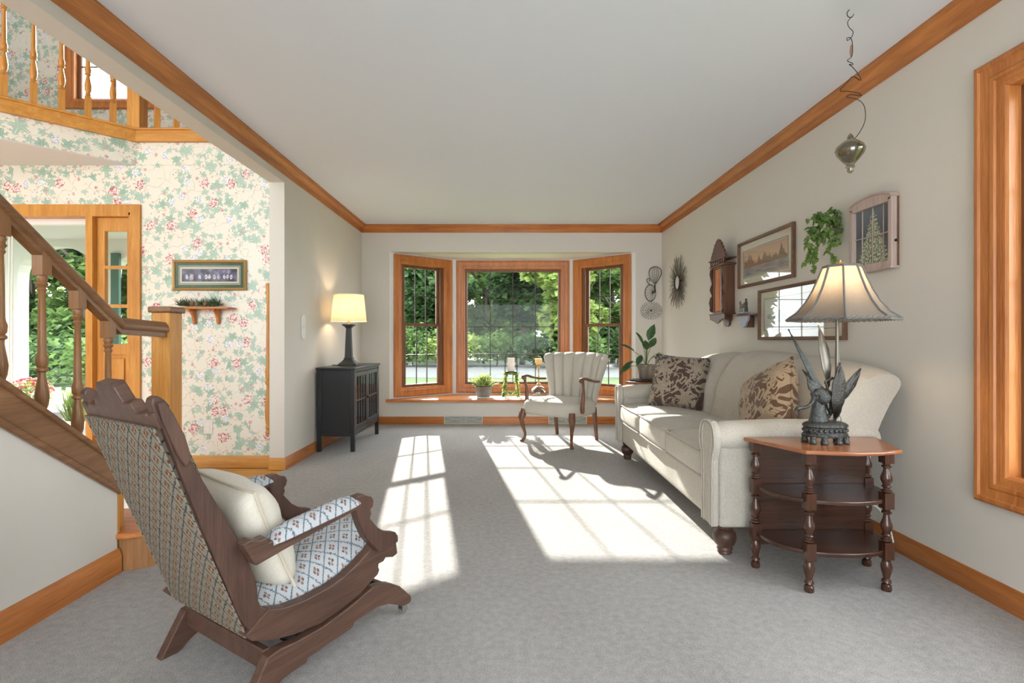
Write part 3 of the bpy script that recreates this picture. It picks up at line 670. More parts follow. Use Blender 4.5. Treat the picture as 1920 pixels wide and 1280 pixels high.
for w0 in (.04, .41):
    s = MB(); s.tube([(.15+.028*cos(k*.9), w0+.028*sin(k*.9), .115+.0012*k) for k in range(30)], .004, 6); s.build('spring', 'wire', ROCK)
# crest rail in the plane of the back
up = V((-.351, 0, .936)).normalized(); nb = V((.936, 0, .351)).normalized()
BM = M4(((0, up.x, nb.x, .020), (1, 0, 0, 0), (0, up.z, nb.z, .220), (0, 0, 0, 1)))   # (w, t, depth) -> rocker space
HC = [(.001, .634), (.001, .680), (.030, .672), (.038, .668), (.042, .676), (.090, .671), (.098, .680), (.108, .697), (.142, .697), (.150, .712), (.158, .738), (.168, .747)]
CRP = HC + [(.429-w, t) for w, t in HC[::-1]]
CR = [(w*1.0, t) for w, t in CRP]
b = MB(); b.prism(CR, -.028, .004, 'XY', BM); b.build('crest_rail', 'rockX', ROCK, smooth=False, bevel=.004)
b = MB(); b.box(.033, .396, -.03, .005, 0, .02, BM); b.build('back_cross_rail', 'rockX', ROCK, bevel=.003)
b = MB()
def pnl(u, v, side):   # side -1 rear, +1 front
    w = .010+.409*u; t = -.012+.652*v
    ex = max(0, 1-abs(2*u-1)**4)*max(0, 1-abs(2*v-1)**6)
    return tuple(BM @ V((w if side < 0 else .036+.357*u, t, (-.034-.007*ex**.6) if side < 0 else .012+.042*ex**.6)))
NU, NV = 14, 24
vs = []; fs = []
for sd_ in (-1, 1):
    for j in range(NV+1):
        for i in range(NU+1): vs.append(pnl(i/NU, j/NV, sd_))
off = (NU+1)*(NV+1)
for j in range(NV):
    for i in range(NU):
        k = j*(NU+1)+i; fs.append((k, k+1, k+NU+2, k+NU+1)); fs.append((off+k, off+k+NU+1, off+k+NU+2, off+k+1))
for i in range(NU):
    fs.append((i, off+i, off+i+1, i+1)); k = NV*(NU+1)+i; fs.append((k, k+1, off+k+1, off+k))
for j in range(NV):
    k = j*(NU+1); fs.append((k, k+NU+1, off+k+NU+1, off+k)); k += NU; fs.append((k, off+k, off+k+NU+1, k+NU+1))
b.add(vs, fs); b.build('back_panel', 'tapB', ROCK, label='patterned tapestry back panel')
# braid along the panel edge
b = MB(); loop = [BM @ V(p) for p in ((.010, -.010, -.034), (.419, -.010, -.034), (.419, .640, -.034), (.010, .640, -.034), (.010, -.010, -.034))]
b.tube(loop, .0025, 6); b.build('braid', 'tapB', ROCK)
# domed seat cushion following the curved rails
b = MB(); NS, NW = 22, 16; top = []; 
def rt(s):   # top of the curved rail at s
    P = [(.02, .262), (.10, .240), (.17, .233), (.25, .236), (.311, .246), (.37, .268), (.418, .292), (.47, .315), (.56, .315)]
    for (a, za), (c, zc_) in zip(P, P[1:]):
        if a <= s <= c: return za+(zc_-za)*(s-a)/(c-a)
    return P[-1][1]
def seat(i, j):
    u = i/NS; v = j/NW*2-1; s = .035+.505*u; bul = (1-abs(v)**3)*(1-max(0, (u-.55)/.45)**3)
    z = rt(s)-.02+.050*(1-abs(v)**4)+.045*bul*sin(pi*min(1, u*.9+.05))
    if u > .90: z -= (u-.90)*.35*(1-abs(v)**4)
    if s > .50: s += .03*(1-v*v)
    return (s, .230+v*.206, z)
rings = [[seat(i, j) for j in range(NW+1)] + [(seat(i, j)[0], seat(i, j)[1], rt(.035+.505*i/NS)-.075) for j in range(NW, -1, -1)] for i in range(NS+1)]
b.loops(rings); b.build('seat_cushion', 'tapS', ROCK, ang=60, label='blue and cream tapestry seat')
# arms
for w0, sg in ((-.030, 1), (.452, -1)):
    y0, y1 = (w0, w0+.034)
    b = MB(); b.prism(ARMS, y0, y1, 'XZ'); b.build('arm_support', 'rockZ', ROCK, smooth=False, bevel=.004)
    yi0, yi1 = y0-.010, y1+.016
    b = MB(); b.prism([(-.045, .475), (-.02, .482), (.005, .472), (.028, .474), (.034, .458), (.07, .458), (.36, .482), (.36, .463), (.08, .420), (-.005, .405)], y0-.002, y1+.002, 'XZ'); ar = b.build('arm', 'rockX', ROCK, smooth=False, bevel=.004)
    b = MB(); L0, L1 = V((.045, 0, .450)), V((.352, 0, .481)); rg = []
    for k in range(15):
        t = k/14; e = (1-abs(2*t-1)**6)**.5 if 0 < t < 1 else .25; P = L0.lerp(L1, t); hw = .036*(.75+.25*e)
        rg.append([(P.x+sin(a)*0, (y0+y1)/2+cos(a)*hw, P.z+(sin(a)*.036*e if sin(a) > 0 else sin(a)*.008)) for a in [2*pi*q/16 for q in range(16)]])
    b.loops(rg); b.build('arm_pad', 'tapS', ROCK, label='padded tapestry arm rest')

def pillow(name, w, h, t, mat, loc, rot, label, cat, piping='piping', N=16, group=None):
    root = thing(name, loc, 0, label, cat, group); root.rotation_euler = rot
    mb = MB(); vs = []; fs = []
    def P(i, j, s):
        u = 2*i/N-1; v = 2*j/N-1
        x = u*w/2*(1-.055*(1-v*v)*abs(u)); z = v*h/2*(1-.055*(1-u*u)*abs(v))
        th = t/2*((1-u**4)*(1-v**4))**.55*(1+.05*sin(7*u+3*v)+.04*sin(9*v-2*u))
        return (x, s*th, z)
    for s in (-1, 1):
        for j in range(N+1):
            for i in range(N+1): vs.append(P(i, j, s))
    o = (N+1)**2
    for j in range(N):
        for i in range(N):
            k = j*(N+1)+i; fs += [(k, k+1, k+N+2, k+N+1), (o+k, o+k+N+1, o+k+N+2, o+k+1)]
    mb.add(vs, fs); mb.build('cover', mat, root, weld=True, ang=80)
    ed = [P(i, 0, 0) for i in range(N)] + [P(N, j, 0) for j in range(N)] + [P(N-i, N, 0) for i in range(N)] + [P(0, N-j, 0) for j in range(N+1)]
    q = MB(); q.tube(ed, .005, 6); q.build('piping', piping, root)
    return root
m['creampiping'] = plain('cream_piping', (.62, .55, .43), .9)
pl_m = ROCK.matrix_basis
pc = M4.Translation(ROCK.location) @ M4.Rotation(ROCK.rotation_euler.z, 4, 'Z')
pp = pc @ V((.100, .225, .435))
pillow('throw_pillow', .37, .36, .17, 'cushion', pp, (R(24), R(4), ROCK.rotation_euler.z-R(90)), 'cream cotton pillow with piped edge lying on the patterned rocker', 'pillow', 'creampiping')

# ================================================================ SOFA
sx0 = .975
SOFA = thing('sofa', (0, 0, 0), 0, 'three seat oatmeal camelback sofa with rolled arms along the right wall', 'sofa')
Y0, Y1 = 2.365, 4.49; AW = .165
b = MB(); b.soft(((1.0+1.70)/2, (Y0+Y1)/2, .245), (.352, (Y1-Y0)/2-.03, .105), .03, 8); b.build('base', 'sofa', SOFA)
seg = (Y1-Y0-2*AW)/3
for k in range(3):
    yc = Y0+AW+seg*(k+.5)
    b = MB(); b.soft((1.275, yc, .405), (.305, seg/2-.002, .072), .034, 12, (0.012, 0, .022)); c = b.build('seat_cushion', 'sofa', SOFA)
    xa, ya = .975, seg/2-.012
    q = MB()
    for zz in (.474, .338): q.tube([(xa+.35, yc-ya, zz), (xa+.02, yc-ya, zz), (xa-.001, yc-ya+.02, zz), (xa-.009, yc, zz), (xa-.001, yc+ya-.02, zz), (xa+.02, yc+ya, zz), (xa+.35, yc+ya, zz)], .0045, 6)
    q.build('piping', 'sofa', c)
def ztop(y):
    u = (y-Y0)/(Y1-Y0); return .875+.07*sin(pi*min(1, max(0, u)))**.8
def back_sec(ya, yb, name='back_cushion'):
    mb = MB(); rings = []; n = 18
    for k in range(n+1):
        u = k/n; y = ya+(yb-ya)*u; g = abs(2*u-1)**6; g *= (.35 if (ya < Y0+.1 and u < .5) or (yb > Y1-.1 and u > .5) else 1); zt = ztop(y)-.055*g
        pts = [(1.47, .36), (1.475, .45), (1.495, .55), (1.515, .65), (1.545, .74), (1.60, zt-.10), (1.66, zt-.035), (1.73, zt-.004), (1.785, zt), (1.822, zt-.010), (1.840, zt-.035), (1.832, zt-.07), (1.79, .72), (1.735, .60), (1.68, .45), (1.66, .36)]
        cr = cat_rom([(x+(.075*g if x < 1.7 else 0)-(.018*(1-g) if x < 1.7 and z > .4 else 0), y, z) for x, z in pts], 3)
        rings.append([tuple(p) for p in cr])
    mb.loops(rings); return mb.build(name, 'sofa', SOFA, ang=60)
S3 = (Y1-Y0-.03)/3
for k in range(3):
    bc_ = back_sec(Y0+.015+S3*k+.001, Y0+.015+S3*(k+1)-.001)
    if k:
        yy = Y0+.015+S3*k; zt = ztop(yy)-.055; q = MB()
        q.tube(cat_rom([(1.556, yy, .50), (1.586, yy, .65), (1.616, yy, .74), (1.671, yy, zt-.10), (1.731, yy, zt-.032), (1.76, yy, zt+.002), (1.80, yy, zt+.002)], 4), .0045, 6); q.build('crease_shade', 'seam_and_shade', bc_)  # dark tube paints the shade in the crease between back sections
def arm(y_out, sgn):
    # sgn +1: near arm (outer face towards the camera), -1: far arm
    yc = y_out+sgn*.085
    mb = MB(); a, c = sorted((y_out+sgn*.018, y_out+sgn*(AW-.005)))
    mb.box(1.0, 1.66, a, c, .142, .55); A = mb.build('arm', 'sofa', SOFA, bevel=.02, seg=3)
    r = MB(); rings = []
    for k in range(13):
        t = k/12; x = .985+.76*t; dz = .012*sin(pi*t)
        rr = .088 if 0 < k < 12 else .075
        pts = []
        for q in range(20):
            an = 2*pi*q/20; yy = cos(an)*rr; zz = sin(an)*rr*.85
            if zz < -.045: zz = -.045-(-.045-zz)*.4
            pts.append((x, yc+yy, .555+dz+zz))
        rings.append(pts)
    r.loops(rings); r.build('arm_roll', 'sofa', A, ang=60)
    f = MB(); poly = [(-.060, .145), (.060, .145), (.062, .46), (.088, .52), (.092, .57), (.072, .615), (.035, .638), (-.035, .638), (-.072, .615), (-.092, .57), (-.088, .52), (-.062, .46)]
    f.prism([(yc+p, q) for p, q in poly], .968, 1.0, 'YZ'); F = f.build('arm_front', 'sofa', A, smooth=False, bevel=.010, seg=3)
    p = MB()
    for s_, o_ in ((1, 0), (.62, .0)):
        pts = [(.966, yc-.060*s_, .15), (.966, yc-.062*s_, .45), (.966, yc-.088*s_, .52), (.966, yc-.088*s_, .57), (.966, yc-.07*s_, .59+.022*s_), (.966, yc-.035*s_, .60+.033*s_), (.966, yc+.035*s_, .60+.033*s_), (.966, yc+.07*s_, .59+.022*s_), (.966, yc+.088*s_, .57), (.966, yc+.088*s_, .52), (.966, yc+.062*s_, .45), (.966, yc+.060*s_, .15)]
        p.tube(cat_rom(pts, 3), .005, 6)
    p.build('piping', 'sofa', A)
arm(Y0, 1); arm(Y1, -1)
ft = [(.0, 0), (.028, 0), (.034, .006), (.030, .016), (.036, .022), (.032, .034), (.046, .05), (.054, .075), (.052, .098), (.040, .112), (.030, .118), (.040, .124), (.042, .145), (0, .145)]
for x, y, mt in ((1.052, 2.455, 'rockZ'), (1.052, 4.40, 'rockZ'), (1.62, 2.455, 'rockZ'), (1.62, 4.40, 'rockZ')):
    b = MB(); b.lathe(ft, seg=20); o = b.build('foot', mt, SOFA); o.location = (x, y, 0)

pillow('throw_pillow', .44, .42, .16, 'damask', (1.36, 4.02, .69), (R(-17), R(3), R(-42)), 'dark brown floral pillow at the far arm of the sofa', 'pillow', 'damask')
pillow('throw_pillow', .42, .40, .17, 'damaskG', (1.425, 2.78, .675), (R(-18), R(-24), R(-80)), 'bronze brown floral pillow leaning in the middle of the sofa near the bird lamp', 'pillow', 'damaskG')

# ================================================================ END TABLE
ET = thing('end_table', (0, 0, 0), 0, 'dark three tier mahogany end table with turned legs beside the sofa', 'table')
def etleg(h=.56):
    mb = MB()
    blocks = [(.13, .20), (.335, .40), (.52, .562)]
    for a, c in blocks: mb.box(-.019, .019, -.019, .019, a, c)
    def vase(z0, z1):
        L = z1-z0; return [(r, z0+L*t) for t, r in [(0, .012), (.03, .019), (.08, .019), (.10, .012), (.16, .012), (.2, .018), (.24, .013), (.30, .014), (.42, .021), (.52, .021), (.70, .013), (.82, .011), (.86, .018), (.90, .018), (.93, .012), (1, .016)]]
    mb.lathe(vase(.20, .335), seg=16); mb.lathe([(r, z) for r, z in vase(.40, .52)], seg=16)
    mb.lathe([(0, 0), (.016, 0), (.019, .006), (.018, .022), (.012, .028), (.018, .036), (.016, .044), (.011, .050), (.019, .085), (.021, .10), (.014, .122), (.018, .13)], seg=16)
    return mb
lpos = [(1.125, 2.30), (1.232, 2.075), (1.553, 2.085), (1.637, 2.318)]
lm = etleg(); l0 = lm.build('leg', 'mahog', ET)
for k, (x, y) in enumerate(lpos):
    o = l0 if k == 0 else l0.copy()
    if k: col.objects.link(o)
    o.location = (x, y, 0)
def demi(ins, n=18):
    # bowed shelf outline between the legs
    cx, yb = 1.382, 2.305
    pts = [(cx-.255+ins, yb), ]
    for k in range(n+1):
        a = pi*k/n; pts.append((cx-(.262-ins)*cos(a), yb-.03-(.235-ins)*sin(a)**.75))
    pts += [(cx+.255-ins, yb)]
    return pts
for z in (.365, .158):
    b = MB(); b.prism(demi(0), z-.009, z+.009, 'XY'); b.build('shelf', 'mahogX', ET, bevel=.005, seg=3)
b = MB(); b.box(1.14, 1.625, 2.306, 2.320, .10, .560); b.build('back_panel', 'mahogX', ET, bevel=.002)
cor = [(1.088, 2.338), (1.082, 2.318), (1.118, 2.24), (1.162, 2.13), (1.188, 2.062), (1.200, 2.038), (1.225, 2.036), (1.29, 2.022), (1.39, 2.008), (1.49, 2.018), (1.555, 2.042), (1.585, 2.046), (1.602, 2.062), (1.618, 2.12), (1.652, 2.20), (1.676, 2.29), (1.690, 2.322), (1.682, 2.345)]
b = MB(); b.prism(cor, .562, .578, 'XY'); b.build('tabletop', 'mahogTop', ET, bevel=.006, seg=3)

# ---- heron lamp
LX, LY, LZ = 1.378, 2.205, .578
LP = thing('table_lamp', (LX, LY, LZ), 0, 'bronze crane sculpture lamp with lit bell shade on the end table', 'lamp')
b = MB()
b.lathe([(0, .028), (.088, .028), (.094, .034), (.094, .040), (.086, .046), (.086, .066), (.094, .072), (.094, .080), (.080, .088), (.060, .094), (0, .098)], seg=28, sx=1.0, sy=.62)
b.build('lamp_base', 'bronze', LP)
for x, y in ((-.07, -.03), (.07, -.03), (-.03, -.045), (.03, -.045), (-.07, .03), (.07, .03)):
    q = MB(); q.lathe([(0, 0), (.013, 0), (.016, .006), (.011, .018), (.014, .034), (0, .034)], (x, y, 0), seg=10); q.build('base_foot', 'bronze', LP)
q = MB()
for k in range(26):
    a = 2*pi*k/26; q.sphere((.088*cos(a), .088*.62*sin(a), .056), .0075, 8, 5)
q.build('beading', 'bronze', LP)
PX = .052
b = MB(); b.tube([(PX, 0, .09), (PX, 0, .66)], .0068, 10); b.lathe([(.007, .05), (.016, .09), (.016, .105), (.008, .12)], (PX, 0, 0), 12); b.build('pole', 'pewter', LP)
# crane body: skirt of feathers, long neck to the left, raised wings
b = MB()
b.lathe([(.040, .092), (.036, .11), (.028, .15), (.024, .185), (.026, .20)], (-.028, 0, 0), 14, sy=.8)
b.tube(cat_rom([(.0, 0, .175), (-.030, 0, .21), (-.058, 0, .205)], 5), [.026, .034, .036, .036, .034, .03, .026, .022, .018, .012, .010][:11], 12)
b.tube(cat_rom([(-.045, 0, .195), (-.062, -.004, .168), (-.090, -.008, .152), (-.118, -.01, .150), (-.128, -.01, .142)], 4), [.014, .012, .010, .009, .008, .007, .007, .007, .007, .007, .008, .009, .009, .010, .010, .009, .006][:17], 10)
b.tube([(-.128, -.01, .143), (-.143, -.012, .116)], [.006, .001], 8)
b.tube(cat_rom([(-.005, 0, .215), (.015, 0, .205), (.032, .004, .17), (.030, .006, .13), (.008, .006, .10)], 4), [.020]*4+[.016]*4+[.012]*4+[.008]*4+[.005], 10)
b.build('crane_body', 'bronze', LP, ang=60)
for d, L, W_ in (((-.55, -.1, .75), .085, .045), ((-.05, .1, 1), .075, .035), ((-.35, .3, .8), .07, .035)):
    q = MB(); q.leaf((-.030, 0, .205), d, (0, -1, 0), L, W_, 'blade'); o = q.build('wing', 'bronze', LP); sm = o.modifiers.new('t', 'SOLIDIFY'); sm.thickness = .005
q = MB(); q.tube(cat_rom([(.005, 0, .20), (.010, 0, .24), (.002, 0, .262), (.022, 0, .272), (.034, 0, .28)], 4), .006, 8); q.build('second_crane_neck', 'bronze', LP)
for bx, by, bz, d, L, W_, mt in ((.02, .0, .12, (-.42, 0, 1), .50-.10, .022, 'bronze'), (.018, .01, .24, (-.06, .05, 1), .27, .038, 'pewter'), (.045, .0, .20, (.10, .03, 1), .30, .020, 'pewter'),
                              (.03, -.012, .11, (.10, -.1, 1), .235, .055, 'dkmetal'), (.045, .0, .16, (.78, 0, 1), .20, .034, 'dkmetal'), (.02, 0, .18, (-.80, .05, 1), .17, .030, 'dkmetal'), (.04, -.005, .10, (.22, 0, 1), .12, .03, 'dkmetal')):
    q = MB(); q.leaf((bx, by, bz), d, (0, -1, 0), L, W_*1.15, 'blade'); o = q.build('reed_leaf', mt, LP); sm = o.modifiers.new('t', 'SOLIDIFY'); sm.thickness = .004
# bell shade with eight concave panels
b = MB(); SC = (.072, 0, 0); prof = [(.208, .530), (.168, .560), (.134, .605), (.108, .655), (.088, .705), (.074, .745), (.068, .758)]; NS_ = 8
rings = []; ribs = [[] for _ in range(NS_)]
for r_, z in prof:
    ring = []
    for k in range(NS_):
        a = 2*pi*(k+.35)/NS_; a2 = 2*pi*(k+1.35)/NS_; p, q_ = V((r_*cos(a), r_*sin(a), z)), V((r_*cos(a2), r_*sin(a2), z))
        ribs[k].append(tuple(p*1.004+V(SC)))
        for t in (0, .25, .5, .75):
            w = p.lerp(q_, t); w.x *= 1-.03*sin(pi*t); w.y *= 1-.03*sin(pi*t); ring.append(tuple(w+V(SC)))
    rings.append(ring)
b.loops(rings, caps=False); sh = b.build('lamp_shade', 'shadeG', LP, ang=20, label='taupe silk bell shade, lit from inside'); 
trim = plain('shade_trim', (.16, .15, .14), .7, bump=.4, bscale=300)
q = MB()
for rb in ribs: q.tube(rb, .0042, 6)
q.tube(rings[-1]+[rings[-1][0]], .006, 6); q.build('shade_rib', trim, sh)
q = MB(); ed = rings[0]+[rings[0][0]]; rope = []
cl = [V(p) for p in ed]
for i in range(len(cl)-1):
    for k in range(8):
        rope.append(cl[i].lerp(cl[i+1], k/8))
for ph in (0, pi):
    q.tube([p+V((cos(j*.75+ph)*.004*(p.x-SC[0])/.25, cos(j*.75+ph)*.004*p.y/.25, sin(j*.75+ph)*.004)) for j, p in enumerate(rope+[rope[0]])], .0042, 6)
q.build('rope_trim', trim, sh)
q = MB(); q.lathe([(.0, .765), (.02, .765), (.022, .772), (.006, .776), (.008, .785), (0, .79)], (PX+.012, 0, 0), 12); q.tube([(PX, 0, .64), (PX+.015, 0, .77)], .004, 6); q.build('finial', 'brass', LP)
q = MB(); q.sphere((PX+.012, 0, .69), .028, 14, 8)
bm_ = NT('bulb_glow'); em = bm_.n('ShaderNodeEmission'); em.inputs[0].default_value = (1, .78, .5, 1); em.inputs[1].default_value = 6; bulbm = bm_.done(em.outputs[0])
q.build('bulb', bulbm, LP)
def lamp_light(name, loc, e, c=(1, .74, .45), r=.035):
    d = bpy.data.lights.new(name, 'POINT'); d.energy = e; d.color = c; d.shadow_soft_size = r
    o = bpy.data.objects.new(name, d); col.objects.link(o); o.location = loc
lamp_light('crane_lamp_bulb', (LX+PX+.012, LY, LZ+.69), 2.0)

# ================================================================ WING CHAIR
CH = thing('armchair', (.579, 5.18, 0), R(-40.2), 'beige channel back armchair with carved walnut arms in front of the bay window', 'armchair')
def seatz(x, y): return .385
b = MB(); nn = 16; rings = []
out = []
for k in range(40):
    a = 2*pi*k/40; cx_, sy_ = cos(a), sin(a); n_ = 4.5
    x = math.copysign(abs(cx_)**(2/n_), cx_)*.315; y = math.copysign(abs(sy_)**(2/n_), sy_)*.285
    x *= 1-.10*(y/.285) * (1 if y > 0 else .2); out.append((x, y-.02-(.03*(1-(x/.315)**2) if y < 0 else 0)))
for z, k in ((.288, .955), (.30, .985), (.33, 1.0), (.37, 1.005), (.395, .99), (.415, .94), (.430, .80), (.438, .55), (.441, .25), (.442, .02)): rings.append([(x*k, y*k, z) for x, y in out])
b.loops(rings); se = b.build('seat', 'wing', CH, ang=50)
q = MB(); q.tube([(x*.975, y*.975, .293) for x, y in out+[out[0]]], .005, 6); q.build('welt', 'piping', se)
# back: barrel shape, flaring wings, seven channels
def bk(u, v, front):
    W = .265+.105*v**1.4; x = W*sin(u*1.25)/sin(1.25)
    y = .255+.085*v-.10*u*u*(.75+.35*v)-.0
    z = .36+(.515-.018*u*u)*v
    if abs(u) > .8: x += (abs(u)-.8)*.10*v*math.copysign(1, u)
    chn = abs(cos(pi*3.5*u)); th = .016+.036*(chn**.5)*(1 if abs(u) < .99 else .3)
    if front:
        y -= th*(1-v**14*.4); z -= .0 if v < .97 else .01
        if v > .985: z -= (1-chn**.6)*.012
    else: y += .045
    return (x, y, z)
b = MB(); NU, NV = 84, 16; vs = []; fs = []
for fr in (True, False):
    for j in range(NV+1):
        for i in range(NU+1): vs.append(bk(2*i/NU-1, j/NV, fr))
off = (NU+1)*(NV+1)
for j in range(NV):
    for i in range(NU):
        k = j*(NU+1)+i; fs += [(k, k+1, k+NU+2, k+NU+1), (off+k, off+k+NU+1, off+k+NU+2, off+k+1)]
# rounded top and sides
def strip(idx, lift):
    global vs, fs
    mids = []
    for a in idx:
        p, r_ = V(vs[a]), V(vs[off+a]); mids.append(len(vs)); vs.append(tuple((p+r_)/2+V(lift(p))))
    for n0 in range(len(idx)-1):
        a, c = idx[n0], idx[n0+1]
        fs.append((a, c, mids[n0+1], mids[n0])); fs.append((mids[n0], mids[n0+1], off+c, off+a))
strip([NV*(NU+1)+i for i in range(NU+1)], lambda p: (0, 0, .022)); strip([j*(NU+1) for j in range(NV+1)], lambda p: (-.018, -.01, 0)); strip([j*(NU+1)+NU for j in range(NV+1)], lambda p: (.018, -.01, 0)); strip(list(range(NU+1)), lambda p: (0, 0, -.004))
b.add(vs, fs); bko = b.build('backrest', 'wing', CH, ang=70)
q = MB()
for k in range(-3, 4):
    for uu in ((k)/3.5-1/7,):
        if -1 < uu < 1: q.tube([tuple(V(bk(uu, v/12, True))+V((0, .001, 0))) for v in range(1, 13)], .0028, 5)
q.build('channel_seam', 'seam_and_shade', bko)
def cabriole(sg):
    mb = MB(); pts = cat_rom([(sg*.285, -.262, .33), (sg*.292, -.272, .27), (sg*.300, -.285, .22), (sg*.288, -.272, .14), (sg*.276, -.258, .08), (sg*.278, -.262, .04), (sg*.292, -.28, .012), (sg*.297, -.288, 0)], 4)
    rr = [.030, .031, .032, .033, .034, .034, .032, .029, .026, .023, .021, .019, .017, .016, .015, .0145, .014, .014, .0135, .0135, .014, .015, .017, .018, .019, .019, .018, .017, .016]
    mb.tube(pts, rr[:len(pts)], 12)
    mb.sphere((sg*.297, -.287, .012), .019, 12, 8, (1, 1.1, .65)); mb.tube([(sg*.300, -.300, .30), (sg*.306, -.314, .245), (sg*.298, -.298, .20)], [.010, .013, .004], 8)
    return mb
for sg in (-1, 1): cabriole(sg).build('leg', 'chairwood', CH, ang=60, label='carved cabriole front leg')
for sg in (-1, 1):
    q = MB(); q.loops([[(sg*.240+a, .215+c, .34) for a, c in ((-.02, -.02), (.02, -.02), (.02, .02), (-.02, .02))], [(sg*.243+a, .265+c, 0) for a, c in ((-.013, -.013), (.013, -.013), (.013, .013), (-.013, .013))]]); q.build('leg', 'chairwood', CH, bevel=.003)
for sg in (-1, 1):
    q = MB(); q.tube(cat_rom([(sg*.325, .165, .605), (sg*.345, .06, .612), (sg*.352, -.04, .630), (sg*.346, -.13, .650), (sg*.345, -.185, .645), (sg*.345, -.20, .625)], 4), [.012]*8+[.014]*6+[.017]*4+[.022, .022, .016], 10)
    q.sphere((sg*.345, -.195, .637), .025, 12, 8, (1, .8, 1))
    a_ = q.build('arm', 'chairwood', CH, ang=60)
    q = MB(); q.tube(cat_rom([(sg*.345, -.175, .635), (sg*.347, -.165, .58), (sg*.340, -.15, .52), (sg*.335, -.15, .45), (sg*.333, -.155, .38), (sg*.330, -.15, .32)], 4), [.017, .016, .015, .014, .014, .013, .014, .015, .017, .018, .019, .018, .021, .019, .021, .019, .021, .022, .021, .020, .014][:21], 10); q.build('arm_post', 'chairwood', CH, ang=60)

# ================================================================ BLACK CABINET AND LAMP
CB = thing('cabinet', (0, 0, 0), 0, 'black two door cabinet with glazed mullioned doors against the left wall', 'cabinet')
x0, x1, y0, y1 = -1.715, -1.372, 4.66, 5.57
b = MB(); b.box(x0-.006, x1+.012, y0-.012, y1+.012, .748, .768); b.build('cabinet_top', 'black', CB, bevel=.004)
b = MB(); b.box(x0+.02, x1-.02, y0+.012, y0+.024, .15, .748); b.box(x0+.02, x1-.02, y1-.024, y1-.012, .15, .748); b.box(x0+.004, x0+.014, y0+.02, y1-.02, .15, .748); b.box(x0+.01, x1-.028, y0+.02, y1-.02, .155, .17)
b.box(x0+.03, x1-.03, y0+.006, y0+.02, .14, .17); b.box(x1-.03, x1-.004, y0+.03, y1-.03, .14, .175); b.box(x1-.03, x1-.004, y0+.03, y1-.03, .722, .748); b.box(x0+.02, x1-.07, y0+.02, y1-.02, .44, .455)
b.build('cabinet_body', 'black', CB, bevel=.002)
for x, y in ((x0, y0), (x1-.036, y0), (x0, y1-.036), (x1-.036, y1-.036)):
    b = MB(); b.box(x, x+.036, y, y+.036, 0, .748); b.build('leg', 'black', CB, bevel=.002)
ym = (y0+y1)/2
for ya, yb_, hy, hinge in ((y0+.040, ym-.003, ym-.03, y0+.043), (ym+.003, y1-.040, ym+.03, y1-.043)):
    b = MB(); za, zb2 = .180, .718; xa, xb = x1-.020, x1-.002; w_ = .040
    b.box(xa, xb, ya, ya+w_, za, zb2); b.box(xa, xb, yb_-w_, yb_, za, zb2); b.box(xa, xb, ya+w_, yb_-w_, za, za+w_+.01); b.box(xa, xb, ya+w_, yb_-w_, zb2-w_, zb2)
    ia, ib = ya+w_, yb_-w_
    for t in (1/4, 2/4, 3/4): yy = ia+(ib-ia)*t; b.box(xa+.004, xb-.002, yy-.007, yy+.007, za+w_, zb2-w_)
    b.box(xa+.004, xb-.002, ia, ib, .448, .462)
    d_ = b.build('door', 'black', CB, bevel=.002)
    q = MB(); q.box(xa+.006, xa+.009, ia-.003, ib+.003, za+w_, zb2-w_); q.build('glass_pane', 'cabglass', d_, smooth=False)
    q = MB(); q.sphere((x1+.014, hy, .455), .013, 12, 8); q.tube([(x1-.003, hy, .455), (x1+.01, hy, .455)], .005); q.build('knob', 'black', d_)
    for z in (.25, .65): q = MB(); q.tube([(x1, hinge, z-.03), (x1, hinge, z+.03)], .005, 8); q.build('hinge', 'pewter', d_)
TL = thing('table_lamp', (-1.535, 5.03, .768), 0, 'charcoal column lamp with lit cream drum shade on the black cabinet', 'lamp')
def sqr(pf, sq=True):
    mb = MB(); c = .28
    def octo(h): return [(h, -h*(1-c)), (h, h*(1-c)), (h*(1-c), h), (-h*(1-c), h), (-h, h*(1-c)), (-h, -h*(1-c)), (-h*(1-c), -h), (h*(1-c), -h)]
    mb.loops([[(x, y, z) for x, y in octo(h)] for h, z in pf]); return mb
sqr([(.086, 0), (.086, .018), (.078, .026), (.060, .040), (.046, .058), (.040, .062)]).build('lamp_base', 'blackmatte', TL, smooth=False, bevel=.002)
sqr([(.040, .062), (.042, .068), (.042, .074), (.036, .078), (.034, .09), (.024, .36), (.026, .368), (.034, .380), (.050, .392), (.056, .396), (.056, .406), (.02, .410)]).build('column', 'blackmatte', TL, smooth=False, bevel=.0015)
q = MB(); q.lathe([(.013, .405), (.015, .41), (.012, .415), (.013, .47)], seg=12); q.build('lamp_neck', 'brass', TL)
q = MB(); q.lathe([(.170, .432), (.143, .695)], seg=40); q.f = [f for f in q.f if len(f) == 4]; sh = q.build('lamp_shade', 'shadeW', TL, label='cream patterned drum shade, lit from inside')
for r_, z in ((.170, .434), (.143, .693)): q = MB(); q.tube([(r_*cos(2*pi*k/40), r_*sin(2*pi*k/40), z) for k in range(41)], .003, 6); q.build('shade_trim', 'creamplastic', sh)
q = MB(); q.sphere((0, 0, .555), .03, 14, 8); q.build('bulb', bulbm, TL)
q = MB(); q.tube([(.0, 0, .47), (0, 0, .53)], .008); q.tube([(0, 0, .53), (.04, 0, .60), (.0, 0, .69)], .002); q.tube([(-.142, 0, .692), (.142, 0, .692)], .002); q.build('harp', 'brass', TL)
q = MB(); q.tube(cat_rom([(-.05, -.05, .006), (-.09, -.10, .006), (-.12, -.08, .010), (-.15, -.02, .006), (-.17, .03, .006)], 5), .0035, 6); q.build('cord', 'wire', TL)
lamp_light('drum_lamp_bulb', (-1.535, 5.03, .768+.555), 5.0)

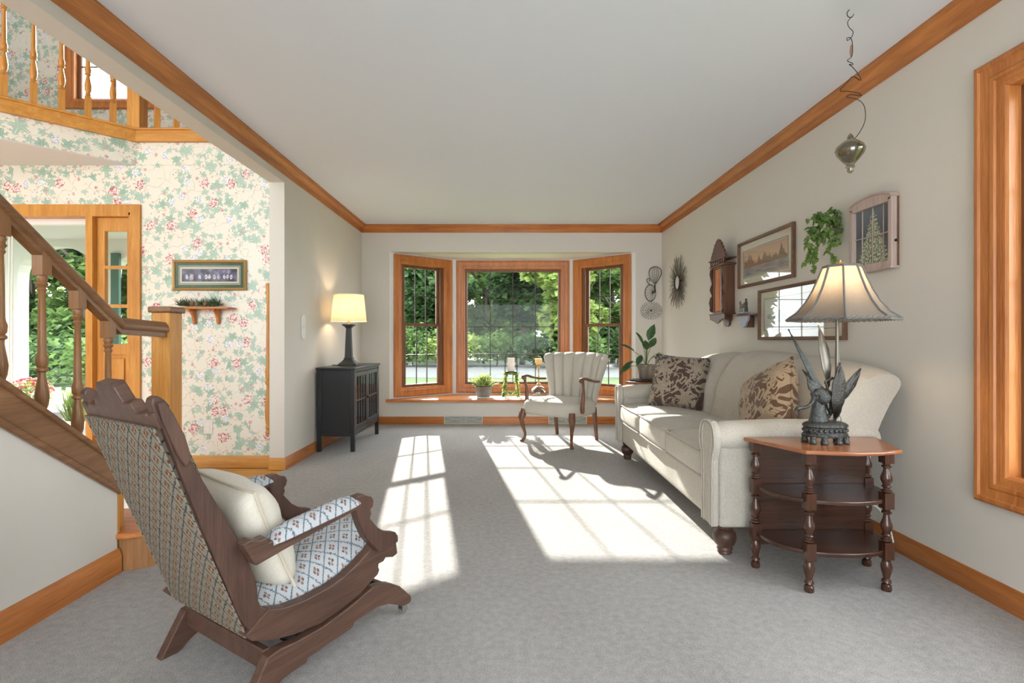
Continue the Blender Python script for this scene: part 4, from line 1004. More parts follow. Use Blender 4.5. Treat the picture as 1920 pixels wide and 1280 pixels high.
# ================================================================ PICTURES
def print_mat(name, fn):
    t = NT(name); x, y, z = t.sep(t.coords()); return t.done(t.bsdf(fn(t, x, z), .6, 0, .3))
def p_grove(t, x, z):
    h = .362
    sky = t.ramp(t.ma('DIVIDE', z, h), [(.3, (.50, .34, .24)), (.55, (.62, .40, .26)), (.9, (.42, .27, .19))])
    v = t.comb(x, 0, 0); top = t.ma('ADD', .155, t.ma('MULTIPLY', t.ma('MAXIMUM', t.ma('SUBTRACT', t.noise(v, 9, 4, .6), .42), 0), .42))
    n = t.noise(t.comb(x, z, 0), 70, 4, .7)
    tree = t.ma('MULTIPLY', t.ma('LESS_THAN', z, t.ma('ADD', top, t.ma('MULTIPLY', n, .02))), t.ma('GREATER_THAN', t.ma('ADD', n, .18), .5))
    c = t.mix(t.ma('MULTIPLY', tree, .8), sky, (.13, .09, .065))
    low = t.ma('LESS_THAN', z, .150)
    return t.mix(low, c, t.ramp(t.noise(t.comb(x, t.ma('MULTIPLY', z, 5), 0), 10, 3), [(.3, (.20, .21, .22)), (.7, (.38, .38, .38))]))
def p_lake(t, x, z):
    n = t.noise(t.comb(x, t.ma('MULTIPLY', z, 2.5), 0), 5, 4, .6)
    c = t.ramp(z, [(.05, (.50, .50, .48)), (.18, (.66, .63, .56)), (.30, (.56, .54, .49))])
    hill = t.ma('LESS_THAN', t.ma('ABSOLUTE', t.ma('SUBTRACT', z, .165)), t.ma('MULTIPLY', t.ma('MAXIMUM', t.ma('SUBTRACT', t.noise(t.comb(x, 0, 0), 6, 4), .45), 0), .28))
    c = t.mix(t.ma('MULTIPLY', hill, .75), c, (.25, .27, .30))
    return t.mix(t.ma('GREATER_THAN', n, .6), c, (.60, .59, .55))
def p_spruce(t, x, z):
    n = t.noise(t.comb(x, z, 0), 90, 3, .7); cx = t.ma('ABSOLUTE', t.ma('SUBTRACT', x, .148))
    w = t.ma('MULTIPLY', t.ma('SUBTRACT', .325, z), .40); jag = t.ma('MULTIPLY', t.ma('ABSOLUTE', t.ma('SINE', t.ma('MULTIPLY', z, 150))), .012)
    tr = t.ma('LESS_THAN', cx, t.ma('ADD', t.ma('SUBTRACT', w, jag), t.ma('MULTIPLY', t.ma('SUBTRACT', n, .5), .04)))
    tc = t.ramp(n, [(.36, (.06, .075, .055)), (.5, (.27, .30, .20)), (.62, (.66, .64, .48))])
    bgc = t.ramp(t.ma('ADD', z, t.ma('MULTIPLY', n, .05)), [(.05, (.16, .18, .15)), (.20, (.10, .115, .125)), (.34, (.17, .19, .21))])
    return t.mix(tr, bgc, tc)
def p_birds(t, x, z):
    v = t.comb(x, z, 0); n = t.noise(v, 16, 2)
    c = t.ramp(n, [(.35, (.035, .035, .06)), (.6, (.16, .15, .26)), (.72, (.34, .36, .50))])
    vo = t.n('ShaderNodeTexVoronoi', voronoi_dimensions='1D'); t.put(vo.inputs['W'], t.ma('MULTIPLY', x, 26)); vo.inputs['Scale'].default_value = 1
    dz = t.ma('MULTIPLY', t.ma('SUBTRACT', z, .108), 40)
    rr = t.ma('ADD', t.ma('MULTIPLY', dz, dz), t.ma('MULTIPLY', vo.outputs['Distance'], t.ma('MULTIPLY', vo.outputs['Distance'], 7)))
    b = t.ma('LESS_THAN', rr, t.ma('ADD', .35, t.ma('MULTIPLY', t.noise(v, 60, 2), .5)))
    return t.mix(b, c, t.ramp(t.noise(v, 80, 2), [(.35, (.22, .20, .30)), (.6, (.70, .70, .75))]))
m['mat_cream'] = plain('cream_mat', (.62, .58, .48), .8); m['mat_line'] = plain('ink_line', (.05, .045, .04), .7)
m['matgreen'] = plain('green_mat', (.045, .10, .06), .8, nscale=30, namt=.2); m['giltwood'] = plain('gilt_wood', (.42, .26, .10), .35, .5)
m['pinkwood'] = wood('limed_pink_wood', (.36, .27, .23), (.56, .45, .40), 'Z', .5, 30)
def picture(label, loc, rz, w, h, fw, mw, fmat, prt, matm='mat_cream', cat='picture', grp=None, extra=None):
    g = thing('framed_picture', loc, rz, label, cat, grp)
    b = MB(); b.ring(0, w, 0, h, [(0, -.002), (0, -.022), (fw*.25, -.028), (fw*.7, -.024), (fw, -.016), (fw, -.002)]); b.build('picture_frame', fmat, g, ang=25)
    b = MB(); b.ring(fw-.001, w-fw+.001, fw-.001, h-fw+.001, [(0, -.010), (mw, -.010), (mw, -.008), (0, -.008)]); mo = b.build('mat_board', matm, g, smooth=False)
    i = fw+mw-.006
    b = MB(); b.ring(i-.004, w-i+.004, i-.004, h-i+.004, [(0, -.0112), (.003, -.0112), (.003, -.0101), (0, -.0101)]); b.build('mat_line', 'mat_line', mo, smooth=False)
    b = MB(); b.box(i, w-i, -.008, -.005, i, h-i); b.build('print', prt, g, smooth=False)
    b = MB(); b.box(fw-.001, w-fw+.001, -.0145, -.0130, fw-.001, h-fw+.001); b.build('picture_glass', 'picglass', g, smooth=False)
    return g, mo
picture('framed landscape of trees at dusk hanging above the large pale one', (XR, 4.13, 1.430), R(-90), .79, .362, .024, .060, 'frame', print_mat('print_grove', p_grove))
picture('wide pale winter landscape in a walnut frame, half hidden by the bell lamp shade', (XR, 3.80, 1.020), R(-90), .965, .365, .022, .055, 'frame', print_mat('print_lake', p_lake))
g, mo = picture('long gilt framed picture of small birds on the floral wallpaper', (-2.655, 4.10, 1.415), 0, .590, .242, .022, .052, 'giltwood', print_mat('print_birds', p_birds), 'matgreen')
b = MB(); b.ring(.050, .54, .046, .196, [(0, -.0125), (.004, -.0125), (.004, -.0101), (0, -.0101)]); b.ring(.060, .53, .056, .186, [(0, -.0118), (.014, -.0118), (.014, -.0102), (0, -.0102)]); b.build('inner_mat', 'mat_cream', mo, smooth=False)
# arched window-like picture
g = thing('arched_picture', (XR, 2.765, 1.380), R(-90), 'arched limed wood window frame picture of a snowy spruce', 'picture')
w, h, c = .300, .345, .022
arc = [(w/2-w/2*cos(pi*k/16)*1.0, h-.012+.035*sin(pi*k/16)) for k in range(17)]
out = [(0, 0), ] + arc + [(w, 0)]; 
b = MB(); b.prism(out, -.012, -.001, 'XZ'); b.build('backing', 'frame', g, smooth=False)
b = MB(); b.box(0, c, -.040, -.012, 0, h-.012); b.box(w-c, w, -.040, -.012, 0, h-.012); b.box(c, w-c, -.040, -.012, 0, c+.006)
b.prism([(0, h-.012)] + arc + [(w, h-.012), (w-c, h-.030), (c, h-.030)], -.040, -.012, 'XZ'); b.box(0, w, -.044, -.002, -.012, 0)
b.prism([(-.006, h-.008)] + [(x, z+.010) for x, z in arc] + [(w+.006, h-.008)] + arc[::-1], -.046, -.002, 'XZ')
b.build('picture_frame', 'pinkwood', g, smooth=False, bevel=.0015)
b = MB(); b.box(c, w-c, -.018, -.014, c, h-.028); b.build('print', print_mat('print_spruce', p_spruce), g, smooth=False)
b = MB()
for x in (.075, .15, .225): b.box(x-.0015, x+.0015, -.024, -.019, c, h-.03)
b.box(c, w-c, -.0245, -.0185, .168, .173); b.build('muntin_grid', 'pinkwood', g, smooth=False)
b = MB(); b.sphere((w+.004, -.02, .12), .007, 10, 6); b.build('latch_knob', 'wire', g)

# ================================================================ WALL CABINET, BRACKET SHELF, FIGURINE
g = thing('wall_cabinet', (XR, 4.47, 1.14), R(-90), 'carved walnut wall cabinet with narrow mirror door and scrolled crest', 'wall cabinet')
b = MB(); b.box(.0, .24, -.085, 0, .09, .526); b.build('case', 'clockwood', g, bevel=.002)
b = MB(); b.ring(.035, .205, .10, .50, [(0, -.086), (0, -.096), (.016, -.098), (.024, -.090), (.024, -.086)]); dr = b.build('door', 'clockwood', g)
b = MB(); b.box(.058, .182, -.091, -.0865, .123, .477); b.build('mirror_panel', 'mirror', dr, smooth=False)
hc = [(0, .560), (-.03, .562), (-.034, .575), (-.02, .582), (-.022, .60), (-.005, .612), (.0, .632), (.018, .640), (.03, .668), (.045, .676), (.052, .700), (.075, .705), (.082, .722), (.10, .728), (.12, .738)]
b = MB(); b.prism(hc + [(.24-x, z) for x, z in hc[::-1][1:]], -.094, -.076, 'XZ'); b.build('crest', 'clockwood', g, smooth=False, bevel=.002)
b = MB(); b.box(-.034, .274, -.112, 0, .555, .566); b.box(-.03, .27, -.108, 0, .500, .512); b.build('cornice', 'clockwood', g, bevel=.003)
for x in (-.01, .03, .075, .12, .165, .21, .25):
    b = MB(); b.lathe([(.006, .512), (.009, .52), (.005, .53), (.009, .54), (.006, .556)], (x, -.098, 0), 8); b.build('spindle', 'clockwood', g)
for x in (-.012, .240):
    b = MB(); b.prism([(-.085, .50), (-.105, .49), (-.112, .45), (-.100, .40), (-.092, .365), (-.104, .34), (-.110, .31), (-.098, .28), (-.090, .262), (-.106, .245), (-.116, .20), (-.108, .16), (-.112, .135), (-.095, .12), (-.075, .12), (-.075, .50)], x, x+.012, 'YZ'); b.build('side_scroll', 'clockwood', g, smooth=False, bevel=.0015)
ap = [(-.03, .10), (-.03, .062), (-.02, .052), (-.008, .060), (.004, .046), (.02, .058), (.035, .040), (.055, .050), (.07, .030), (.10, .022), (.12, .018)]
b = MB(); b.prism(ap + [(.24-x, z) for x, z in ap[::-1][1:]], -.100, -.088, 'XZ'); b.build('apron', 'clockwood', g, smooth=False, bevel=.0015)
b = MB(); b.box(-.032, .272, -.108, 0, .094, .104); b.build('lower_shelf', 'clockwood', g, bevel=.003)
b = MB(); b.prism([(.03, .095), (.04, .05), (.07, .03), (.075, .005), (.10, -.008), (.12, -.004), (.14, -.008), (.165, .005), (.17, .03), (.20, .05), (.21, .095)], -.018, -.001, 'XZ'); b.build('pendant', 'clockwood', g, smooth=False, bevel=.002)

g = thing('bracket_shelf', (XR, 4.03, 1.205), R(-90), 'small scalloped walnut bracket shelf between the carved wall cabinet and lower picture', 'shelf')
b = MB(); b.prism([(0, -.001), (.004, -.06), (.03, -.115), (.07, -.14), (.17, -.14), (.21, -.115), (.236, -.06), (.24, -.001)], 0, .012, 'XY'); b.build('shelf_board', 'clockwood', g, bevel=.003)
b = MB(); b.prism([(.03, 0), (.034, -.03), (.048, -.045), (.062, -.050), (.072, -.072), (.095, -.088), (.12, -.094), (.145, -.088), (.168, -.072), (.178, -.050), (.192, -.045), (.206, -.03), (.21, 0)], -.085, -.070, 'XZ'); b.build('apron', plain('apron_reflection_tint', (.26, .28, .32), .35), g, smooth=False, bevel=.002)  # grey-blue colour stands for light reflected on the apron face
b = MB(); b.box(.11, .13, -.070, -.001, -.09, 0); b.build('bracket', 'clockwood', g, bevel=.003)
g = thing('figurine', (XR-.075, 3.92, 1.2175), R(-90), 'small pewter horse and standing figure on the bracket shelf', 'figurine')
b = MB(); b.soft((0, 0, .007), (.062, .03, .007), .004, 2); b.build('base', plain('pale_blue_base', (.30, .35, .38), .4), g)
b = MB(); b.tube(cat_rom([(-.045, 0, .060), (-.02, 0, .064), (.0, 0, .06), (.012, 0, .062)], 3), [.010, .013, .014, .014, .013, .013, .014, .015, .014, .010], 10)
b.tube([(-.040, 0, .064), (-.052, 0, .085), (-.050, 0, .098)], [.010, .008, .007], 8); b.tube([(-.048, 0, .097), (-.066, 0, .086)], [.0075, .005], 8)
for x, y in ((-.038, -.007), (-.034, .007), (.004, -.007), (.010, .007)): b.tube([(x, y, .055), (x-.003, y, .034), (x+.002, y, .013)], [.006, .004, .0042], 6)
b.tube([(.014, 0, .064), (.026, 0, .055), (.028, 0, .034)], [.004, .005, .002], 6); b.build('horse', 'pewter', g, ang=70)
b = MB(); b.tube(cat_rom([(.040, .004, .014), (.040, .004, .05), (.039, .003, .08), (.039, .003, .098)], 3), [.014, .013, .012, .011, .010, .011, .012, .011, .008, .006], 10); b.sphere((.039, .003, .107), .009, 10, 8); b.tube([(.038, 0, .088), (.022, -.004, .075), (.010, -.004, .082)], [.005, .004, .003], 6); b.build('standing_figure', 'bronze', g, ang=70)

# ================================================================ SUNBURST MIRROR, WIRE ART
rnd = random.Random(3)
g = thing('sunburst_mirror', (XR-.016, 5.58, 1.643), R(-90), 'round mirror ringed by dark sunburst rods on the right wall', 'mirror')
b = MB()
for k in range(150):
    a = 2*pi*k/150+rnd.uniform(-.02, .02); L = rnd.choice([.20, .24, .27, .30])+rnd.uniform(-.012, .012); y = rnd.uniform(-.012, .008)
    b.tube([(cos(a)*.07, y, sin(a)*.07), (cos(a)*L, y-.004, sin(a)*L)], [.0028, .0016], 5)
b.build('rods', 'pewter', g)
b = MB(); b.lathe([(.070, 0), (.092, 0), (.094, .012), (.080, .016), (.070, .010), (.070, 0)], seg=36, mat=M4.Rotation(R(90), 4, 'X')); b.build('mirror_rim', 'wire', g)
b = MB(); b.lathe([(0, 0), (.071, 0), (.071, .008), (0, .008)], seg=36, mat=M4.Rotation(R(90), 4, 'X')); b.build('mirror_glass', 'mirror', g)

def bw(px, py, y=6.185): return ((px-947)*y/960, y, 1.02+(637-py)*y/960)
g = thing('wire_sculpture', bw(1222, 530), 0, 'dark wire bicycle and balloon sculpture on the back wall corner', 'wall sculpture')
O = V(g.location)
def wirepath(px): return [tuple(V(bw(*p))-O) for p in px]
b = MB()
def ell(cx, cy, rx, ry, n=24): return [(cx+rx*cos(2*pi*k/n), cy+ry*sin(2*pi*k/n)) for k in range(n+1)]
bal = [(1228, 534), (1220, 522), (1217, 512), (1220, 503), (1229, 499.5), (1237, 503), (1240.3, 511), (1236, 522), (1228, 534)]
b.tube(cat_rom([V(p) for p in wirepath(bal)], 4), .006, 6)
for dx in (-6, -2, 2, 6): b.tube(cat_rom([V(p) for p in wirepath([(1228, 534), (1228.5+dx, 514), (1229+dx*.6, 500.5)])], 5), .003, 5)
b.build('balloon', 'pewter', g)
b = MB(); b.tube(wirepath(ell(1219.5, 549, 10, 15.5)), .006, 6)
for k in range(14):
    a = 2*pi*k/14; b.tube(wirepath([(1224, 548), (1219.5+10*cos(a), 549+15.5*sin(a))]), .0022, 5)
b.build('wheel', 'pewter', g)
b = MB(); b.tube(cat_rom([V(p) for p in wirepath([(1219, 534), (1214, 529), (1213, 524), (1217, 522), (1219, 526), (1216.5, 527)])], 4), .004, 6); b.tube(wirepath([(1228, 534), (1228, 547), (1223, 549)]), .008, 8); b.build('pedal', 'wire', g)
g = thing('wire_medallion', bw(1221, 582), 0, 'pale openwork wire flower hanging beneath the wire bicycle', 'wall sculpture')
O = V(g.location); b = MB()
for ring_, n_ in ((6, 9), (10, 14), (14.5, 20), (18.5, 26)):
    for k in range(n_):
        a = 2*pi*k/n_+ring_; c = (1221+ring_*cos(a), 582+ring_*.82*sin(a)); e = (c[0]+2.6*cos(a+.3), c[1]+2.3*sin(a+.3))
        b.tube(wirepath([(c[0]-1.2*sin(a), c[1]+1.2*cos(a)), e, (c[0]+1.2*sin(a), c[1]-1.2*cos(a)), (c[0]-1.2*sin(a), c[1]+1.2*cos(a))]), .0022, 4)
for k in range(12): a = 2*pi*k/12; b.tube(wirepath([(1221, 582), (1221+19*cos(a), 582+15.5*sin(a))]), .0012, 4)
b.build('petal_wires', 'pewter', g); b = MB(); b.sphere((0, -.004, 0), .012, 10, 6); b.build('center_bead', 'wire', g)

# ================================================================ HANGING GLASS ORNAMENT
def hw(px, py, y=2.15): return ((px-947)*y/960, y, 1.02+(637-py)*y/960)
g = thing('hanging_ornament', hw(1595, 14), 0, 'smoked glass teardrop hanging from a twisted black wire near the ceiling', 'ornament')
g.location.z = ZC; O = V(g.location)
zo = lambda L: [hw(1480+x/3.764, y/3.764) for x, y in L]
b = MB(); pth = [tuple(O), ] + zo([(430, 62), (408, 90), (415, 118), (440, 122), (455, 100)]); b.tube(cat_rom([V(p)-O for p in pth], 5), .0016, 6); b.build('hook', 'wire', g)
b = MB(); pth = zo([(440, 118), (418, 150), (425, 190), (443, 225), (436, 262), (412, 285), (415, 262), (436, 268), (440, 320), (436, 400), (412, 425), (450, 440), (448, 456), (416, 460), (440, 475), (480, 505), (510, 550), (495, 566), (440, 545), (400, 590), (362, 635), (420, 640), (490, 660), (498, 682), (440, 668), (410, 675), (425, 685), (480, 705), (520, 750), (537, 830), (520, 900), (465, 975), (440, 965), (412, 975), (436, 980)])
b.tube(cat_rom([V(p)-O+V((0, .006*sin(i*1.3), 0)) for i, p in enumerate(pth)], 5), .0015, 6); b.build('twisted_wire', 'wire', g)
b = MB(); c = V(hw(1480+437/3.764, 360/3.764))-O; b.lathe([(0, -.03), (.004, -.02), (.006, 0), (.004, .02), (0, .03)], tuple(c), 10); b.build('bead', plain('wood_bead', (.35, .2, .12), .4), g)
b = MB(); c = V(hw(1480+430/3.764, 0))-O; zz = lambda py: hw(0, py/3.764)[2]-ZC
b.lathe([(.0, zz(940)), (.007, zz(950)), (.012, zz(968)), (.013, zz(985)), (.030, zz(1000)), (.050, zz(1030)), (.056, zz(1058)), (.050, zz(1090)), (.032, zz(1130)), (.016, zz(1160)), (.014, zz(1168)), (.018, zz(1178)), (.010, zz(1190)), (.013, zz(1205)), (.006, zz(1220)), (0, zz(1224))], (c.x, c.y, 0), 28); b.build('glass_bulb', 'smoke', g, ang=70)
b = MB(); b.lathe([(0, zz(1000)), (.026, zz(1012)), (.046, zz(1045)), (.044, zz(1085)), (.026, zz(1132)), (0, zz(1150))], (c.x, c.y, 0), 24); b.build('inner_glass', 'smoke', g, ang=70)

# ================================================================ PLANTS
def ivyleaf(mb, P, L, r, drop=.5, kind='ivy'):
    d = V((r.uniform(-1, 1), r.uniform(-1, 1), r.uniform(-1, .4)-drop)); nrm = V((r.uniform(-.8, .3), r.uniform(-1, .2), r.uniform(.1, 1)))
    mb.leaf(P, d, nrm, L, L*.95, kind)
r = random.Random(11)
g = thing('trailing_ivy', (XR, 2.99, 1.60), 0, 'green trailing ivy in a small wall basket between the pictures', 'plant')
b = MB(); b.lathe([(.0, -.02), (.030, -.015), (.045, .02), (.052, .05), (.048, .05), (.04, .02), (0, .0)], (0, -.056, 0), 16); b.build('wall_pot', 'terrag', g)
b = MB(); st_ = MB()
for k in range(250):
    a = r.uniform(0, 2*pi); q_ = r.random()**.6; P = V((.0+.175*sin(a)*q_, -.07+.05*cos(a)*q_, .055+r.uniform(-.10, .13)*(1-.4*q_)))
    P.y = min(P.y, -.02); ivyleaf(b, P, r.uniform(.024, .046), r)
for y0_, L_ in ((.13, .20), (.10, .13), (.155, .16), (-.03, .20), (-.07, .17), (.02, .14), (-.055, .245)):
    pts = [V((-y0_+.018*sin(k*.9+y0_*60)-(.02*k/8 if y0_ > 0 else -.012*k/8), -.06+.012*sin(k*1.3+y0_*40), .02-L_*k/8)) for k in range(9)]
    st_.tube(pts, .0013, 5)
    for p in pts:
        for _ in range(2): ivyleaf(b, p, r.uniform(.022, .040), r, .8)
b.build('foliage', 'ivy', g, smooth=False); st_.build('vine_stem', 'stem', g)

def pot(mb, prof, seg=24): mb.lathe(prof, seg=seg); return mb
r = random.Random(5)
g = thing('potted_plant', (-.272, 6.45, .303), 0, 'leafy green plant in a low grey pot on the bay window sill', 'plant')
b = MB(); b.lathe([(0, 0), (.075, 0), (.095, .03), (.108, .10), (.112, .135), (.104, .135), (.098, .115), (0, .112)], seg=24); b.build('plant_pot', 'terrag', g)
b = MB()
for k in range(150):
    a = r.uniform(0, 2*pi); el = r.uniform(.15, 1.4); d = V((cos(a)*cos(el), sin(a)*cos(el), sin(el))); P = V((0, 0, .12))+V((d.x, d.y, 0))*r.uniform(.02, .08)
    b.leaf(P, d+V((0, 0, .25)), (0, 0, 1), r.uniform(.10, .20), r.uniform(.026, .044), 'blade')
b.build('foliage', 'lime', g, smooth=False)

g = thing('candle_lantern', (.075, 6.50, .303), 0, 'dark wire lantern with white pillar candle on an ivy covered stand', 'lantern')
b = MB()
for sx_ in (-1, 1):
    for sy_ in (-1, 1): b.tube([(sx_*.098, sy_*.06, 0), (sx_*.062, sy_*.05, .31)], .004, 6)
b.tube([(-.062, -.05, .31), (.062, -.05, .31), (.062, .05, .31), (-.062, .05, .31), (-.062, -.05, .31)], .004, 6); b.tube([(-.09, -.058, .06), (.09, -.058, .06), (.09, .058, .06), (-.09, .058, .06), (-.09, -.058, .06)], .003, 6); b.build('stand', 'wire', g)
b = MB(); r = random.Random(8)
for k in range(330):
    sx_, sy_ = r.choice([(-1, -1), (1, -1), (1, 1), (-1, 1)]); t_ = r.random()
    P = V((sx_*(.098-.036*t_), sy_*(.06-.01*t_), .31*t_))
    if r.random() < .35: P = V((r.uniform(-.09, .09), r.choice([-.058, .058]), r.choice([.05, .30])))
    ivyleaf(b, P, r.uniform(.026, .048), r, .2)
b.build('foliage', 'lime', g, smooth=False)
b = MB(); H0, H1 = .315, .50
for sx_ in (-1, 1):
    for sy_ in (-1, 1):
        b.tube([(sx_*.075, sy_*.06, H0), (sx_*.075, sy_*.06, H1)], .005, 6); b.tube(cat_rom([(sx_*.075, sy_*.06, H1), (sx_*.055, sy_*.045, H1+.05), (sx_*.02, sy_*.018, H1+.08), (0, 0, H1+.115)], 5), .0045, 6)
for z in (H0, H1): b.tube([(-.075, -.06, z), (.075, -.06, z), (.075, .06, z), (-.075, .06, z), (-.075, -.06, z)], .005, 6)
b.box(-.075, .075, -.06, .06, H0-.002, H0+.003); b.sphere((0, 0, H1+.125), .010, 10, 6); b.tube([(.010*cos(k*.7), 0, H1+.145+.010*sin(k*.7)) for k in range(10)], .002, 5); b.build('lantern_frame', 'wire', g)
b = MB(); b.lathe([(0, H0+.004), (.044, H0+.004), (.046, H0+.01), (.046, H0+.175), (.040, H0+.18), (0, H0+.172)], seg=24); b.tube([(0, 0, H0+.17), (0, 0, H0+.185)], .0015, 5); b.build('candle', 'candle', g)

g = thing('candle_holder', (.43, 6.56, .303), 0, 'brass and crystal candle holder with amber cup behind the armchair', 'candle holder')
b = MB(); b.lathe([(0, 0), (.10, 0), (.11, .01), (.115, .05), (.095, .09), (.05, .125), (.02, .14), (.012, .15), (.008, .15), (.05, .115), (.09, .08), (.105, .05), (.10, .015), (0, .012)], seg=28); b.build('crystal_bowl', 'crystal', g)
b = MB(); b.lathe([(.0, .13), (.03, .135), (.03, .15), (.010, .17), (.008, .23), (.014, .25), (.007, .27), (.007, .34), (.018, .36), (.012, .375), (.020, .39), (.034, .40), (.034, .405), (0, .405)], seg=16); b.build('brass_stem', 'brass', g)
b = MB(); b.lathe([(0, .406), (.034, .406), (.046, .43), (.046, .475), (.042, .478), (0, .470)], seg=20); b.build('amber_cup', 'goldcandle', g)
b = MB()
for k in range(12):
    a = 2*pi*k/12
    for q in range(4): b.sphere((.112*cos(a), .112*sin(a), .055-.014*q+.0), .0055, 6, 4)
b.build('crystal_drops', 'crystal', g)
b = MB(); b.soft((.02, 6.40, .3045), (.47, .11, .0015), .0012, 6); tag(b.build('sill_runner', plain('white_linen', (.80, .80, .80), .9), smooth=False), 'white linen runner lying on the oak window sill', 'runner')

g = thing('pedestal_table', (1.33, 4.79, 0), 0, 'small round pedestal table behind the far sofa arm', 'table')
b = MB(); b.lathe([(0, .615), (.195, .615), (.205, .623), (.205, .632), (.195, .638), (0, .638)], seg=32); b.build('tabletop', 'mahogTop', g)
b = MB(); b.lathe([(.0, .10), (.045, .10), (.05, .14), (.025, .18), (.02, .26), (.035, .36), (.04, .42), (.02, .50), (.018, .56), (.05, .60), (.06, .615), (0, .615)], seg=18); b.build('pedestal', 'mahog', g)
for k in range(3):
    a = 2*pi*k/3+.5; b = MB(); b.tube(cat_rom([(.02*cos(a), .02*sin(a), .13), (.10*cos(a), .10*sin(a), .11), (.17*cos(a), .17*sin(a), .03), (.20*cos(a), .20*sin(a), .012)], 4), .014, 8); b.build('leg', 'mahog', g)
r = random.Random(2)
b = MB(); b.lathe([(0, 0), (.14, 0), (.14, .003), (0, .003)], seg=28)
for k in range(320):
    a = r.uniform(0, 2*pi); q = .145*r.random()**.5; b.sphere((q*cos(a), q*sin(a), .007), r.uniform(.006, .0095), 7, 4)
o = b.build('beaded_mat', 'black'); o.location = (1.31, 4.76, .6385); tag(o, 'round black beaded mat under the potted plant beside the sofa', 'mat')
g = thing('potted_plant', (1.315, 4.77, .656), 0, 'broad leaved plant in a glazed taupe pot behind the far sofa arm', 'plant')
b = MB(); b.lathe([(0, 0), (.058, 0), (.064, .01), (.078, .10), (.084, .118), (.090, .12), (.090, .136), (.080, .136), (.074, .115), (0, .112)], seg=24); b.build('plant_pot', 'glaze', g)
b = MB(); s_ = MB()
for (dx, dy, hh, L, W_) in ((-.17, -.05, .14, .14, .07), (-.15, .04, .04, .16, .075), (-.05, -.02, .20, .13, .07), (.03, -.01, .24, .16, .085), (.06, .03, .17, .12, .07), (.13, -.05, .12, .13, .065), (-.08, -.08, .10, .12, .06), (.02, .09, .15, .13, .07), (.09, -.02, .09, .11, .05), (-.02, -.09, .15, .10, .055), (-.19, 0, .0, .12, .06)):
    tip = V((dx*.75, dy*.75, .12+hh)); s_.tube(cat_rom([(0, 0, .11), (dx*.3, dy*.3, .12+hh*.6), tuple(tip)], 4), .0028, 5)
    b.leaf(tip, (dx, dy, .10 if hh > .13 else -.12), (0, -.5, 1), L, W_, 'ell')
b.build('foliage', 'house', g, smooth=False); s_.build('stems', 'stem', g)

# ================================================================ SMALL FITTINGS
def register(x0, x1, label):
    g = thing('floor_register', (x0, YB, 0), 0, label, 'vent'); w = x1-x0
    b = MB(); b.ring(0, w, .004, .105, [(0, -.017), (0, -.026), (.008, -.028), (.010, -.020), (.010, -.017)]); b.build('register_frame', 'ventm', g)
    b = MB(); b.box(.008, w-.008, -.020, -.017, .012, .097); b.build('grille', 'ventdark', g, smooth=False)
    b = MB(); c_ = w/2
    for a, d in (((.01, .095), (c_-.03, .045)), ((w-.01, .095), (c_+.03, .045)), ((.01, .04), (c_-.03, .075)), ((w-.01, .04), (c_+.03, .075)), ((c_-.03, .03), (c_-.03, .095)), ((c_+.03, .03), (c_+.03, .095)), ((.01, .03), (w-.01, .03)), ((c_-.012, .03), (c_-.012, .08)), ((c_+.012, .03), (c_+.012, .08))):
        b.tube([(a[0], -.022, a[1]), (d[0], -.022, d[1])], .0028, 5)
    b.build('grille_bars', 'ventm', g)
register(-.736, -.271, 'pale metal floor register left of the armchair, below the window')
register(.523, .988, 'pale metal floor register seen behind the armchair legs')
g = thing('light_switch', (XL, 4.40, 1.13), R(90), 'cream scalloped light switch plate on the left wall', 'light switch')
b = MB(); pr = [(-.045, -.075), (-.035, -.098), (-.015, -.104), (0, -.110), (.015, -.104), (.035, -.098), (.045, -.075)]; b.prism(pr + [(x, -z) for x, z in pr[::-1]], -.007, -.0005, 'XZ'); b.build('plate', 'creamplastic', g, smooth=False, bevel=.002)
b = MB(); b.box(-.006, .006, -.016, -.006, -.012, .012); b.build('toggle', 'creamplastic', g, bevel=.002)
def outlet(loc, rz, label):
    g = thing('wall_outlet', loc, rz, label, 'outlet')
    b = MB(); b.box(-.036, .036, -.006, -.0005, -.058, .058); b.build('plate', 'creamplastic', g, bevel=.003)
    for z in (-.02, .02): b = MB(); b.lathe([(0, 0), (.016, 0), (.016, .003), (0, .003)], (0, 0, 0), 16, M4.Translation((0, -.006, z)) @ M4.Rotation(R(90), 4, 'X')); b.build('socket', 'white', g)
outlet((-2.375, 4.10, .325), 0, 'cream outlet low on the floral wallpaper')
outlet((1.70, YB, .17), 0, 'cream outlet on the back wall by the sofa end')
g = thing('lamp_cord', (0, 0, 0), 0, 'thin cream cord behind the end table at the baseboard', 'cord')
b = MB(); b.tube(cat_rom([(1.80, 2.62, .20), (1.87, 2.58, .18), (1.872, 2.50, .12), (1.86, 2.45, .02), (1.80, 2.42, .006), (1.72, 2.45, .006)], 5), .0035, 6); b.build('cable', 'creamplastic', g)

